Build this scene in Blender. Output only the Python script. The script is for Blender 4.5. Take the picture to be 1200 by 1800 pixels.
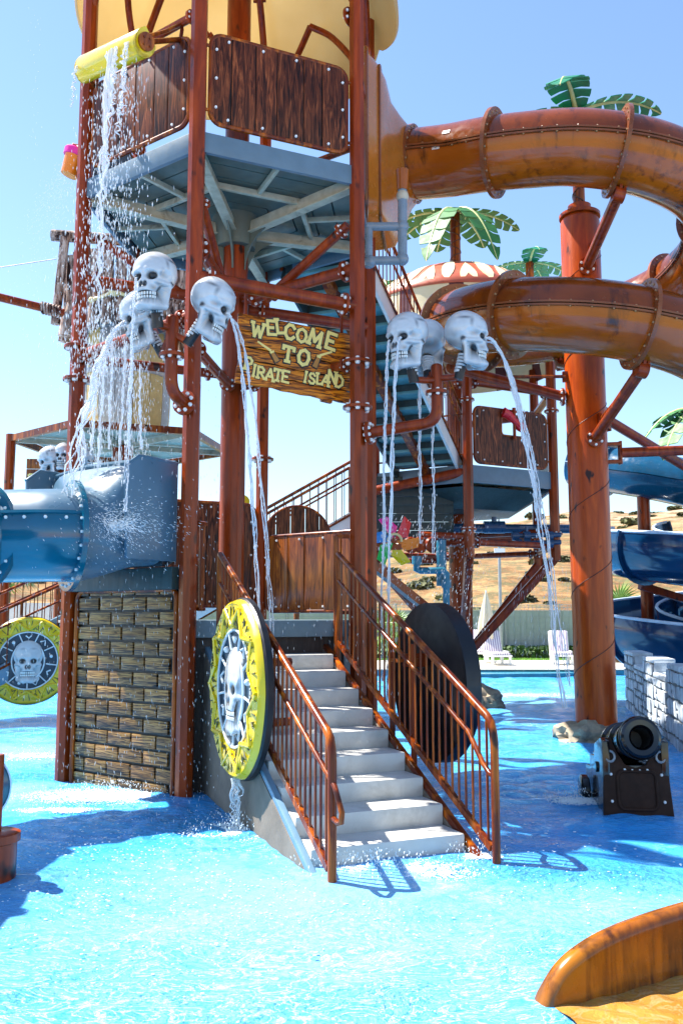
import bpy, bmesh, math, random
import numpy as np
from mathutils import Vector, Matrix

random.seed(7)
R = math.radians
for o in list(bpy.data.objects):
    bpy.data.objects.remove(o, do_unlink=True)
SC = bpy.context.scene
COL = SC.collection

# ------------------------------------------------------------------ camera
FPX = 1557.0                      # focal length in pixels of the 1200x1800 photograph
TILT = math.atan(185.0 / FPX)
CAMZ = 1.7
cam = bpy.data.cameras.new('camera')
cam.sensor_fit = 'VERTICAL'
cam.sensor_height = 36.0
cam.lens = FPX / 1800.0 * 36.0
cam.clip_start = 0.05
cam.clip_end = 3000
cam_ob = bpy.data.objects.new('camera', cam)
COL.objects.link(cam_ob)
cam_ob.location = (0, 0, CAMZ)
cam_ob.rotation_euler = (math.pi / 2 + TILT, 0, 0)
SC.camera = cam_ob

# ------------------------------------------------------------------ sky and sun
SUN_EL, SUN_AZ = R(57), math.atan2(-0.92, 0.39)     # azimuth clockwise from +Y: the sun stands to the left
SUN_DIR = Vector((math.sin(SUN_AZ) * math.cos(SUN_EL), math.cos(SUN_AZ) * math.cos(SUN_EL), math.sin(SUN_EL)))
world = bpy.data.worlds.new('World')
SC.world = world
world.use_nodes = True
wn = world.node_tree
wn.nodes.clear()
wo = wn.nodes.new('ShaderNodeOutputWorld')
bg = wn.nodes.new('ShaderNodeBackground')
sky = wn.nodes.new('ShaderNodeTexSky')
sky.sky_type = 'NISHITA'
sky.sun_disc = False
sky.sun_elevation = SUN_EL
sky.sun_rotation = SUN_AZ
sky.air_density = 1.15
sky.dust_density = 0.15
sky.ozone_density = 3.5
sky.altitude = 0
bg.inputs['Strength'].default_value = 0.10
wn.links.new(sky.outputs[0], bg.inputs[0])
wn.links.new(bg.outputs[0], wo.inputs[0])

sun = bpy.data.lights.new('sun', 'SUN')
sun.energy = 4.9
sun.angle = R(0.53)
sun.color = (1.0, 0.95, 0.87)
sun_ob = bpy.data.objects.new('sun', sun)
COL.objects.link(sun_ob)
sun_ob.location = SUN_DIR * 60
sun_ob.rotation_euler = (-SUN_DIR).to_track_quat('-Z', 'Y').to_euler()

SC.view_settings.view_transform = 'Standard'
SC.view_settings.look = 'None'
SC.view_settings.gamma = 1
SC.view_settings.use_curve_mapping = False
SC.view_settings.exposure = 1.4

# ------------------------------------------------------------------ helpers
_F = Vector((0, math.cos(TILT), math.sin(TILT)))
_U = Vector((0, -math.sin(TILT), math.cos(TILT)))
EYE = Vector((0, 0, CAMZ))


def ray(px, py):
    return Vector(((px - 600) / FPX, 0, 0)) + _U * ((900 - py) / FPX) + _F


def at(px, py, Y):
    "point at depth Y (metres along the ground) seen at photograph pixel px, py"
    d = ray(px, py)
    return EYE + d * (Y / d.y)


def on(px, py, z=0.0):
    d = ray(px, py)
    return EYE + d * ((z - CAMZ) / d.z)


def hit(px, py, p0, n):
    d = ray(px, py)
    return EYE + d * ((Vector(p0) - EYE).dot(n) / d.dot(n))


def frame(o, x, y):
    x = Vector(x).normalized(); y = Vector(y)
    z = x.cross(y).normalized(); y = z.cross(x)
    m = Matrix.Identity(4)
    for i in range(3):
        m[i][0], m[i][1], m[i][2], m[i][3] = x[i], y[i], z[i], o[i]
    return m


def zframe(o, z, up=(0, 0, 1)):
    z = Vector(z).normalized()
    u = Vector(up)
    if abs(z.dot(u)) > 0.99:
        u = Vector((0, 1, 0))
    x = u.cross(z).normalized()
    return frame(o, x, z.cross(x))


class MB:
    "collects shapes, becomes ONE mesh object"
    def __init__(self):
        self.v = []; self.f = []

    def add(self, vs, fs):
        b = len(self.v)
        self.v.extend(Vector(p) for p in vs)
        self.f.extend([b + i for i in f] for f in fs)
        return self

    def box(self, c, s, m=None):
        x, y, z = s[0] / 2, s[1] / 2, s[2] / 2
        vs = [Vector((a * x, b * y, d * z)) for d in (-1, 1) for b in (-1, 1) for a in (-1, 1)]
        vs = [Vector(c) + p for p in vs]
        if m is not None:
            vs = [m @ p for p in vs]
        return self.add(vs, [(0, 2, 3, 1), (4, 5, 7, 6), (0, 1, 5, 4), (2, 6, 7, 3), (0, 4, 6, 2), (1, 3, 7, 5)])

    def bar(self, p, q, w, h, up=(0, 0, 1)):
        p = Vector(p); q = Vector(q)
        m = zframe(p, q - p, up)
        L = (q - p).length
        return self.box((0, 0, L / 2), (w, h, L), m)

    def loft(self, rings, cap0=True, cap1=True, closed=True):
        n = len(rings[0]); vs = []; fs = []
        for r in rings:
            vs.extend(r)
        for i in range(len(rings) - 1):
            for j in range(n if closed else n - 1):
                k = (j + 1) % n
                fs.append((i * n + j, i * n + k, (i + 1) * n + k, (i + 1) * n + j))
        if closed and cap0: fs.append(tuple(reversed(range(n))))
        if closed and cap1: fs.append(tuple(range((len(rings) - 1) * n, len(rings) * n)))
        return self.add(vs, fs)

    def tube(self, pts, r, n=10, cap=True, ring=False):
        pts = [Vector(p) for p in pts]
        N = len(pts)
        rs = r if isinstance(r, (list, tuple)) else [r] * N
        tans = []
        for i in range(N):
            a = pts[(i - 1) % N] if (ring or i > 0) else pts[i]
            b = pts[(i + 1) % N] if (ring or i < N - 1) else pts[i]
            t = b - a
            tans.append(t.normalized() if t.length > 1e-9 else Vector((0, 0, 1)))
        m = zframe(pts[0], tans[0])
        x = m.col[0].to_3d()
        rings = []
        for i in range(N):
            t = tans[i]
            x = (x - t * x.dot(t))
            x = x.normalized() if x.length > 1e-6 else t.orthogonal().normalized()
            y = t.cross(x)
            rings.append([pts[i] + (x * math.cos(2 * math.pi * k / n) + y * math.sin(2 * math.pi * k / n)) * rs[i] for k in range(n)])
        if ring:
            rings.append(rings[0])
            return self.loft(rings, False, False)
        return self.loft(rings, cap, cap)

    def cyl(self, p, q, r, n=12, r2=None, rot=0.0):
        p = Vector(p); q = Vector(q)
        m = zframe(p, q - p); L = (q - p).length
        r2 = r if r2 is None else r2
        rings = []
        for rr, z in ((r, 0), (r2, L)):
            rings.append([m @ Vector((rr * math.cos(2 * math.pi * k / n + rot), rr * math.sin(2 * math.pi * k / n + rot), z)) for k in range(n)])
        return self.loft(rings)

    def lathe(self, prof, n=24, m=None, cap0=True, cap1=True):
        m = m or Matrix.Identity(4)
        rings = [[m @ Vector((r * math.cos(2 * math.pi * k / n), r * math.sin(2 * math.pi * k / n), z)) for k in range(n)] for r, z in prof]
        return self.loft(rings, cap0, cap1)

    def prism(self, poly, d0, d1, m=None):
        m = m or Matrix.Identity(4)
        rings = [[m @ Vector((p[0], p[1], d)) for p in poly] for d in (d0, d1)]
        return self.loft(rings)

    def bolt(self, p, n, r=0.016, h=0.014):
        m = zframe(p, n)
        a = [m @ Vector((r * math.cos(k * math.pi / 3), r * math.sin(k * math.pi / 3), 0)) for k in range(6)]
        b = [m @ Vector((.75 * r * math.cos(k * math.pi / 3), .75 * r * math.sin(k * math.pi / 3), h)) for k in range(6)]
        return self.loft([a, b])

    def drop(self, p, d, l, w):
        d = Vector(d).normalized()
        x = d.orthogonal().normalized(); y = d.cross(x)
        p = Vector(p)
        vs = [p - d * l, p + x * w, p - x * w * .5 + y * w * .87, p - x * w * .5 - y * w * .87, p + d * l * .6]
        return self.add(vs, [(0, 2, 1), (0, 3, 2), (0, 1, 3), (4, 1, 2), (4, 2, 3), (4, 3, 1)])

    def blob(self, c, r, m=None, n=10, k=6, jit=0.0):
        vs = []; rings = []
        for i in range(1, k):
            a = math.pi * i / k
            rings.append([Vector((math.sin(a) * math.cos(2 * math.pi * j / n), math.sin(a) * math.sin(2 * math.pi * j / n), -math.cos(a))) for j in range(n)])
        sc = r if isinstance(r, (tuple, list)) else (r, r, r)
        def T(p):
            f = 1 + random.uniform(-jit, jit)
            q = Vector((p.x * sc[0] * f, p.y * sc[1] * f, p.z * sc[2] * f)) + Vector(c)
            return m @ q if m is not None else q
        b = len(self.v)
        self.loft([[T(p) for p in rg] for rg in rings], False, False)
        e = len(self.v)
        self.v.append(T(Vector((0, 0, -1)))); self.v.append(T(Vector((0, 0, 1))))
        for j in range(n):
            self.f.append([e, b + (j + 1) % n, b + j])
            l = b + (k - 2) * n
            self.f.append([e + 1, l + j, l + (j + 1) % n])
        return self


ORG = {}


def mesh_of(mb, mat, org=(0, 0, 0), smooth=40, bevel=0.0, name='mesh', colors=None):
    me = bpy.data.meshes.new(name)
    L = Vector(org)
    me.from_pydata([(p - L)[:] for p in mb.v], [], mb.f)
    if bevel > 0:
        bm = bmesh.new(); bm.from_mesh(me)
        bmesh.ops.recalc_face_normals(bm, faces=bm.faces)
        ed = [e for e in bm.edges if len(e.link_faces) == 2 and e.calc_face_angle(0) > 0.6]
        bmesh.ops.bevel(bm, geom=ed, offset=bevel, segments=2, affect='EDGES', profile=0.6, clamp_overlap=True)
        bm.to_mesh(me); bm.free()
    else:
        bm = bmesh.new(); bm.from_mesh(me)
        bmesh.ops.recalc_face_normals(bm, faces=bm.faces)
        bm.to_mesh(me); bm.free()
    if smooth:
        me.polygons.foreach_set('use_smooth', [True] * len(me.polygons))
        me.set_sharp_from_angle(angle=R(smooth))
    if mat is not None:
        me.materials.append(mat)
    me.update()
    return me


def link(name, me, parent=None):
    o = bpy.data.objects.new(name, me)
    COL.objects.link(o)
    if parent is not None:
        o.parent = parent
        ORG[o.name] = ORG.get(parent.name, Vector())
    else:
        ORG[o.name] = Vector()
    return o


def obj(name, mb, mat, parent=None, smooth=40, bevel=0.0, org=None):
    L = ORG.get(parent.name, Vector()) if parent is not None else Vector(org or (0, 0, 0))
    me = mesh_of(mb, mat, L, smooth, bevel, name)
    o = bpy.data.objects.new(name, me)
    COL.objects.link(o)
    if parent is not None:
        o.parent = parent
    else:
        o.location = L
    ORG[o.name] = L
    return o


def tag(o, label, cat=None, group=None, kind=None):
    o['label'] = label
    if cat: o['category'] = cat
    if group: o['group'] = group
    if kind: o['kind'] = kind
    return o


def thing(name, label, cat, loc=(0, 0, 0), group=None):
    o = bpy.data.objects.new(name, None)
    o.empty_display_size = 0.2
    COL.objects.link(o)
    o.location = loc
    ORG[o.name] = Vector(loc)
    return tag(o, label, cat, group)


def copy_tree(o, parent=None):
    c = o.copy(); COL.objects.link(c)
    c.parent = parent
    ORG[c.name] = ORG.get(o.name, Vector())
    for ch in list(o.children):
        copy_tree(ch, c)
    return c


def shared(name, me, parent, loc, rotz=0.0):
    "a piece that shares mesh data, placed at a world point under parent"
    o = bpy.data.objects.new(name, me)
    COL.objects.link(o); o.parent = parent
    o.location = Vector(loc) - ORG[parent.name]
    o.rotation_euler = (0, 0, rotz)
    ORG[o.name] = ORG[parent.name]
    return o


def catmull(P, per=10):
    P = [Vector(p) for p in P]
    Q = [P[0] * 2 - P[1]] + P + [P[-1] * 2 - P[-2]]
    out = []
    for i in range(1, len(Q) - 2):
        a, b, c, d = Q[i - 1], Q[i], Q[i + 1], Q[i + 2]
        for k in range(per):
            t = k / per
            out.append(0.5 * ((2 * b) + (c - a) * t + (2 * a - 5 * b + 4 * c - d) * t * t + (3 * b - a - 3 * c + d) * t ** 3))
    out.append(P[-1])
    return out


def rrect(w, h, r, n=5):
    pts = []
    for cx, cy, a0 in ((w / 2 - r, h / 2 - r, 0), (-w / 2 + r, h / 2 - r, 90), (-w / 2 + r, -h / 2 + r, 180), (w / 2 - r, -h / 2 + r, 270)):
        for k in range(n + 1):
            a = R(a0 + 90 * k / n)
            pts.append((cx + r * math.cos(a), cy + r * math.sin(a)))
    return pts


# ------------------------------------------------------------------ materials
MATS = {}


def newmat(name):
    m = bpy.data.materials.new(name); m.use_nodes = True
    nt = m.node_tree
    b = nt.nodes['Principled BSDF']
    MATS[name] = m
    return m, nt, b


def N(nt, t, **kw):
    n = nt.nodes.new('ShaderNode' + t)
    for k, v in kw.items():
        if hasattr(n, k) and k not in ('Scale',):
            try:
                setattr(n, k, v); continue
            except Exception:
                pass
        n.inputs[k.replace('_', ' ')].default_value = v
    return n


def coords(nt, scale=(1, 1, 1), rot=(0, 0, 0), kind='Object', rnd=0.0):
    tc = nt.nodes.new('ShaderNodeTexCoord')
    mp = nt.nodes.new('ShaderNodeMapping')
    mp.inputs['Scale'].default_value = scale
    mp.inputs['Rotation'].default_value = rot
    nt.links.new(tc.outputs[kind], mp.inputs['Vector'])
    if rnd:
        oi = nt.nodes.new('ShaderNodeObjectInfo')
        mu = nt.nodes.new('ShaderNodeMath'); mu.operation = 'MULTIPLY'; mu.inputs[1].default_value = rnd
        cb = nt.nodes.new('ShaderNodeCombineXYZ')
        nt.links.new(oi.outputs['Random'], mu.inputs[0])
        for i in range(3): nt.links.new(mu.outputs[0], cb.inputs[i])
        nt.links.new(cb.outputs[0], mp.inputs['Location'])
    return mp.outputs['Vector']


def noise_(nt, vec, scale, detail=4, rough=0.55, dist=0.0):
    n = nt.nodes.new('ShaderNodeTexNoise')
    n.inputs['Scale'].default_value = scale; n.inputs['Detail'].default_value = detail
    n.inputs['Roughness'].default_value = rough; n.inputs['Distortion'].default_value = dist
    nt.links.new(vec, n.inputs['Vector'])
    return n.outputs['Fac']


def ramp(nt, fac, stops, interp='LINEAR'):
    r = nt.nodes.new('ShaderNodeValToRGB')
    r.color_ramp.interpolation = interp
    el = r.color_ramp.elements
    while len(el) < len(stops): el.new(0.5)
    for e, (p, c) in zip(el, stops):
        e.position = p
        e.color = (c[0], c[1], c[2], 1) if isinstance(c, (tuple, list)) else (c, c, c, 1)
    nt.links.new(fac, r.inputs['Fac'])
    return r.outputs['Color']


def mix(nt, fac, a, b, mode='MIX'):
    m = nt.nodes.new('ShaderNodeMix'); m.data_type = 'RGBA'; m.blend_type = mode
    def put(sock, v):
        if isinstance(v, (int, float)): sock.default_value = v
        elif isinstance(v, (tuple, list)): sock.default_value = (v[0], v[1], v[2], 1)
        else: nt.links.new(v, sock)
    put(m.inputs[0], fac); put(m.inputs[6], a); put(m.inputs[7], b)
    return m.outputs[2]


def bump(nt, b, h, strength=0.3, dist=0.02):
    n = nt.nodes.new('ShaderNodeBump')
    n.inputs['Strength'].default_value = strength; n.inputs['Distance'].default_value = dist
    nt.links.new(h, n.inputs['Height']); nt.links.new(n.outputs[0], b.inputs['Normal'])
    return n


def rand_hsv(nt, col, v=0.3, h=0.0):
    oi = nt.nodes.new('ShaderNodeObjectInfo')
    mr = nt.nodes.new('ShaderNodeMapRange')
    mr.inputs[3].default_value = 1 - v; mr.inputs[4].default_value = 1 + v
    nt.links.new(oi.outputs['Random'], mr.inputs[0])
    hs = nt.nodes.new('ShaderNodeHueSaturation')
    nt.links.new(mr.outputs[0], hs.inputs['Value']); nt.links.new(col, hs.inputs['Color'])
    return hs.outputs[0]


def simple(name, col, rough=0.5, metal=0.0, coat=0.0, var=0.15, scale=6.0, bmp=0.0, dirt=None, dirt_lo=.55, dirt_hi=.75, rnd=0.0, stretch=(1, 1, 1)):
    "plain paint or plastic with gentle tone variation and optional dirt patches"
    m, nt, b = newmat(name)
    v = coords(nt, stretch)
    f = noise_(nt, v, scale, 5)
    c = ramp(nt, f, [(0.25, [x * (1 - var) for x in col]), (0.75, [min(1, x * (1 + var)) for x in col])])
    if dirt:
        d = noise_(nt, v, scale * .55, 8, .68, .4)
        c = mix(nt, ramp(nt, d, [(dirt_lo, 0.0), (dirt_hi, 1.0)]), c, dirt)
    if rnd: c = rand_hsv(nt, c, rnd)
    nt.links.new(c, b.inputs['Base Color'])
    r2 = noise_(nt, v, scale * 2.3, 4)
    nt.links.new(ramp(nt, r2, [(.3, max(0, rough - .08)), (.7, min(1, rough + .1))]), b.inputs['Roughness'])
    b.inputs['Metallic'].default_value = metal
    b.inputs['Coat Weight'].default_value = coat
    b.inputs['Coat Roughness'].default_value = 0.08
    if bmp: bump(nt, b, noise_(nt, v, scale * 5, 6), bmp, 0.01)
    return m


def wood(name, stops, stretch, scale=3.0, rough=0.35, coat=0.3, dist=1.2, bmp=.15, rnd=.25, wave=0.0):
    m, nt, b = newmat(name)
    v = coords(nt, stretch, rnd=17.0)
    f = noise_(nt, v, scale, 6, .6, dist)
    if wave:
        w = nt.nodes.new('ShaderNodeTexWave'); w.wave_type = 'BANDS'; w.bands_direction = 'X'
        w.inputs['Scale'].default_value = wave; w.inputs['Distortion'].default_value = 7.0
        w.inputs['Detail'].default_value = 3; w.inputs['Detail Scale'].default_value = .8
        nt.links.new(v, w.inputs['Vector'])
        a = nt.nodes.new('ShaderNodeMath'); a.operation = 'MULTIPLY_ADD'
        nt.links.new(w.outputs['Fac'], a.inputs[0]); a.inputs[1].default_value = .45
        s = nt.nodes.new('ShaderNodeMath'); s.operation = 'MULTIPLY'; s.inputs[1].default_value = .62
        nt.links.new(f, s.inputs[0]); nt.links.new(s.outputs[0], a.inputs[2])
        f = a.outputs[0]
    c = ramp(nt, f, stops)
    if rnd: c = rand_hsv(nt, c, rnd)
    nt.links.new(c, b.inputs['Base Color'])
    b.inputs['Roughness'].default_value = rough
    b.inputs['Coat Weight'].default_value = coat
    b.inputs['Specular IOR Level'].default_value = .2
    b.inputs['Coat Roughness'].default_value = .12
    if bmp: bump(nt, b, f, bmp, .008)
    return m


def post_mat(name='painted_post', a=(.14, .015, .002), c=(.40, .056, .004), pos=(.3, .55, .72)):
    m, nt, b = newmat(name)
    v = coords(nt, (5, 5, .6))
    f = noise_(nt, v, 2.2, 5, .6, .6)
    col = ramp(nt, f, [(pos[0], a), (pos[1], [(x + y) / 2 for x, y in zip(a, c)]), (pos[2], c)])
    v2 = coords(nt, (3.0, 3.0, 1.6))
    k = noise_(nt, v2, 2.6, 2, .4)
    col = mix(nt, ramp(nt, k, [(.66, 0.0), (.74, 1.0)]), col, (.035, .009, .005))
    nt.links.new(col, b.inputs['Base Color'])
    b.inputs['Roughness'].default_value = .3
    b.inputs['Coat Weight'].default_value = .12
    b.inputs['Coat Roughness'].default_value = .12
    b.inputs['Specular IOR Level'].default_value = .25
    bump(nt, b, noise_(nt, v2, 22, 3), .06, .01)
    return m


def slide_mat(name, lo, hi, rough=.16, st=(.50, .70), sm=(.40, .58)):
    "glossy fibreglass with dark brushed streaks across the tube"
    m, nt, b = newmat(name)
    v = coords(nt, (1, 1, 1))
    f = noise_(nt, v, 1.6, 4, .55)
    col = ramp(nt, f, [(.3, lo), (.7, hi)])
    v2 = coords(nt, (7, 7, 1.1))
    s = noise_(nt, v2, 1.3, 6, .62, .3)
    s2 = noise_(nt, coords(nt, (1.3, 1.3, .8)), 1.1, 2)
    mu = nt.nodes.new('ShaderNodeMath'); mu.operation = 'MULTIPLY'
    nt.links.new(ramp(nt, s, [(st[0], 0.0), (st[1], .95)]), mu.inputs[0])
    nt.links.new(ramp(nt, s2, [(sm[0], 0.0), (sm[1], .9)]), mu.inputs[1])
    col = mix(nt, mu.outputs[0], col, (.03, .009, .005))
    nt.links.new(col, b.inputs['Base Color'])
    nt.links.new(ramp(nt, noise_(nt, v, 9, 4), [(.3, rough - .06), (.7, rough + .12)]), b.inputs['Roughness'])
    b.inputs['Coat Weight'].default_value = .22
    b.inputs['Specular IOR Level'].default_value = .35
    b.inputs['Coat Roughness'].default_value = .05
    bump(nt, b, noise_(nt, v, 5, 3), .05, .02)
    return m


POST = post_mat()
RAIL = post_mat('painted_rail', (.13, .018, .003), (.62, .15, .006), (.46, .62, .70))  # orange patches in the colour imitate sunlit spots on the handrails
BIGPOST = post_mat('painted_column', (.30, .036, .003), (.58, .092, .005))
PLANK = wood('dark_plank', [(.34, (.016, .004, .0018)), (.46, (.075, .017, .006)), (.57, (.19, .046, .015)), (.70, (.40, .115, .036))], (9, 9, .9), 2.6, .42, .08, 1.4, .2, .25)
PLANK2 = wood('amber_plank', [(.34, (.06, .013, .002)), (.5, (.23, .055, .007)), (.7, (.50, .15, .015))], (9, 9, .8), 2.2, .28, .4, 1.2, .15, .2)
BRICK = wood('wood_grain_brick', [(.38, (.016, .007, .003)), (.46, (.085, .038, .013)), (.54, (.29, .145, .042)), (.68, (.43, .24, .075))], (1.3, 24, 1.3), 2.0, .33, .3, 1.6, .25, .3)
SIGN = wood('sign_wood', [(.38, (.016, .005, .001)), (.46, (.22, .048, .003)), (.57, (.70, .19, .007)), (.75, (.88, .32, .014))], (1.5, 1.5, 16), 1.9, .4, .2, 1.8, .25, .12)
THATCH = wood('thatch_cane', [(.40, (.03, .012, .010)), (.48, (.26, .16, .12)), (.62, (.60, .48, .40))], (4, 4, 1.2), 2.5, .6, 0, .8, .2, .25)
MORTAR = simple('black_backing', (.015, .014, .014), .45)
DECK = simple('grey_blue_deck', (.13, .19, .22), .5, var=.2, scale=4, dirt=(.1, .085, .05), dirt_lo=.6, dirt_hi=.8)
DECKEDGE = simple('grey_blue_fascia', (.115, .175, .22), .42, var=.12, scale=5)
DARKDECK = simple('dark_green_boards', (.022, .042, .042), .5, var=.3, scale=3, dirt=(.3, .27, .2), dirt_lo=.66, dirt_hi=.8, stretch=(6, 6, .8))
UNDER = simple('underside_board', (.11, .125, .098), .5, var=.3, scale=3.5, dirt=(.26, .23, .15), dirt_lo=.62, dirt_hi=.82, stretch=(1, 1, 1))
BEAMT = simple('tan_steel_beam', (.45, .41, .29), .5, var=.25, scale=8, dirt=(.12, .1, .06), dirt_lo=.56, dirt_hi=.74)
CREAM = simple('cream_canopy', (.78, .6, .27), .38, var=.06, scale=2)
BOLTS2 = simple('brown_bolt', (.36, .20, .09), .35, var=.1)
BOLTM = simple('glint_white_bolt', (.86, .84, .80), .28, var=.05)  # near white, so the highlights on bolt heads are put into the colour
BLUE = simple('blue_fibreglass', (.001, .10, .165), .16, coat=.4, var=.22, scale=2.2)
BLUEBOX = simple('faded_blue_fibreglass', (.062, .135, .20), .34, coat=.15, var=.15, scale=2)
NAVY = simple('navy_fibreglass', (.003, .042, .115), .15, coat=.45, var=.25, scale=1.6)
RIMW = simple('pale_blue_rim', (.55, .68, .82), .35, var=.1)
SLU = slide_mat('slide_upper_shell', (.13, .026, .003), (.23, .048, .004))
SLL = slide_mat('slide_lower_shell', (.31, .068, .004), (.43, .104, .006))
TANF = slide_mat('entry_tan', (.40, .115, .010), (.52, .165, .018), .2, (.6, .8))
SLF = slide_mat('slide_flange', (.17, .045, .012), (.27, .075, .018), .28)
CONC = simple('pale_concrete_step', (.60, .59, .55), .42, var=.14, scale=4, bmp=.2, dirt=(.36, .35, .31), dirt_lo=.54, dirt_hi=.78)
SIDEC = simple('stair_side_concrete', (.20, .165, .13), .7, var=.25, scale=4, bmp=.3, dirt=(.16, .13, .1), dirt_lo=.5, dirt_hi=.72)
NAVYP = simple('navy_riser', (.01, .014, .035), .4)
BLACK = simple('black_rubber', (.003, .003, .006), .42, var=.4, scale=5)
GUN = simple('black_cannon_paint', (.003, .003, .0045), .16, coat=.25, var=.3)
CARR = simple('dark_brown_carriage', (.040, .017, .010), .6, coat=.0, var=.3, scale=9, bmp=.08)
CARR.node_tree.nodes['Principled BSDF'].inputs['Specular IOR Level'].default_value = .2
YELL = simple('yellow_paint', (.74, .52, .003), .3, coat=.25, var=.08, scale=4, dirt=(.45, .42, .05), dirt_lo=.56, dirt_hi=.8)
YTROUGH = simple('yellow_trough_plastic', (.76, .53, .002), .22, coat=.4, var=.05)
PALE = simple('pale_relief_paint', (.66, .72, .74), .4, var=.2, scale=9)
DKBLUE = simple('dark_blue_plate', (.012, .035, .06), .4, var=.5, scale=8)
LETTER = simple('cream_letter', (.95, .70, .20), .4, var=.08, scale=14)
WHITE = simple('white_plastic', (.8, .8, .78), .4, var=.04)
PVC = simple('grey_pvc_pipe', (.20, .24, .28), .3, coat=.2, var=.2)
PVCB = simple('blue_pvc_pipe', (.015, .06, .14), .3, coat=.2, var=.3)
TEALP = simple('teal_pipe', (.02, .17, .26), .35, var=.3)
RED = simple('red_plastic', (.72, .008, .012), .3, coat=.2, var=.08)
MAG = simple('magenta_plastic', (.8, .01, .28), .3, var=.06)
ORG_ = simple('orange_plastic', (.85, .2, .005), .3, var=.06)
GRN = simple('green_plastic', (.01, .42, .06), .3, var=.06)
SKYB = simple('light_blue_plastic', (.02, .22, .6), .3, var=.06)
LSTR = simple('light_blue_stringer', (.15, .27, .37), .4, var=.12)
WSTR = simple('white_stringer', (.74, .73, .68), .45, var=.08)
TREAD = simple('teal_tread', (.10, .26, .27), .45, var=.2)
FROND = simple('frond_green', (.024, .15, .016), .55, coat=.0, var=.35, scale=3)
FRONDT = simple('frond_teal_green', (.006, .20, .08), .4, coat=.1, var=.3, scale=3)
MIDRIB = simple('frond_pale_rib', (.5, .55, .2), .45, var=.2)
MAROON = simple('maroon_stripe', (.09, .012, .016), .4)
DOMEW = simple('dome_cream', (.82, .70, .42), .4, var=.06)
DOMER = simple('dome_brick_red', (.48, .10, .045), .4, var=.12)
ROCK = simple('rock_tan', (.36, .29, .2), .85, var=.4, scale=5, bmp=.6, dirt=(.09, .085, .08), dirt_lo=.48, dirt_hi=.66)
BLUE2 = simple('mid_blue_fibreglass', (.004, .072, .15), .2, coat=.3, var=.2)
STONE = simple('white_stone_paint', (.52, .57, .61), .6, var=.25, scale=7, bmp=.3, rnd=.22, dirt=(.25, .29, .33), dirt_lo=.52, dirt_hi=.75)
FENCEM = simple('fence_screen', (.33, .36, .35), .8, var=.12, scale=1.5)
GALV = simple('galvanised_steel', (.34, .35, .36), .45, metal=.4, var=.15)
DIRT = simple('dry_ground', (.52, .34, .18), .95, var=.2, scale=.3)
PAVE = simple('pool_deck_paving', (.66, .60, .50), .8, var=.08, scale=1.2, bmp=.1)
TILE = simple('teal_pool_tile', (.03, .22, .30), .3, var=.25, scale=6)
GRASS = simple('lawn_green', (.12, .26, .025), .9, var=.35, scale=5)
LEAF = simple('shrub_leaf', (.115, .12, .05), .8, var=.4, scale=.8, rnd=.35)
HEDGE = simple('hedge_leaf', (.05, .10, .022), .8, var=.4, scale=3)
FAN = simple('fan_palm_leaf', (.16, .26, .04), .5, var=.3, scale=2)
TRUNK = simple('palm_trunk', (.16, .10, .06), .9, var=.4, scale=8, bmp=.4)
TENT = simple('beige_parasol_cloth', (.72, .62, .44), .85, var=.05)
CUSH = simple('cushion_stripe_mauve', (.42, .33, .42), .85, var=.05)


def stripes_mat():
    m, nt, b = newmat('mauve_white_stripes')
    v = coords(nt, (1, 1, 1))
    w = nt.nodes.new('ShaderNodeTexWave'); w.bands_direction = 'X'; w.inputs['Scale'].default_value = 4.2
    nt.links.new(v, w.inputs['Vector'])
    nt.links.new(ramp(nt, w.outputs['Fac'], [(.45, (.78, .76, .74)), (.55, (.36, .27, .38))]), b.inputs['Base Color'])
    b.inputs['Roughness'].default_value = .9
    return m


STRIPE = stripes_mat()


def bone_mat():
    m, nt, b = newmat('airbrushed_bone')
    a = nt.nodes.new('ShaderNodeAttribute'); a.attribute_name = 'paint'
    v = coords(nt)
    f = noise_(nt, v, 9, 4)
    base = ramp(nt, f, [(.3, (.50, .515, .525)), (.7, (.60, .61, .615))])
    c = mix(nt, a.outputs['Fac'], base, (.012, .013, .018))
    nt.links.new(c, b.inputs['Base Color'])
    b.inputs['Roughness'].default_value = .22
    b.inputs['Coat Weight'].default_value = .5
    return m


BONE = bone_mat()


def canopy_mat():
    m, nt, b = newmat('glowing_canopy')
    out = nt.nodes['Material Output']
    f = noise_(nt, coords(nt, (1, 1, 1)), 1.2, 4)
    c = ramp(nt, f, [(.3, (.70, .56, .31)), (.7, (.76, .63, .38))])
    nt.links.new(c, b.inputs['Base Color']); b.inputs['Roughness'].default_value = .4
    tr = nt.nodes.new('ShaderNodeBsdfTranslucent'); nt.links.new(c, tr.inputs['Color'])
    mx = nt.nodes.new('ShaderNodeMixShader'); mx.inputs[0].default_value = .6
    nt.links.new(b.outputs[0], mx.inputs[1]); nt.links.new(tr.outputs[0], mx.inputs[2])
    nt.links.new(mx.outputs[0], out.inputs['Surface'])
    return m


CANOPY = canopy_mat()


def jet_mat():
    m, nt, b = newmat('falling_water')
    b.inputs['Base Color'].default_value = (.95, .97, 1, 1)
    b.inputs['Roughness'].default_value = .12
    b.inputs['IOR'].default_value = 1.33
    b.inputs['Transmission Weight'].default_value = .35
    b.inputs['Alpha'].default_value = .75
    v = coords(nt, (14, 14, 5))
    bump(nt, b, noise_(nt, v, 3, 4), .6, .02)
    return m


JET = jet_mat()


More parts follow.
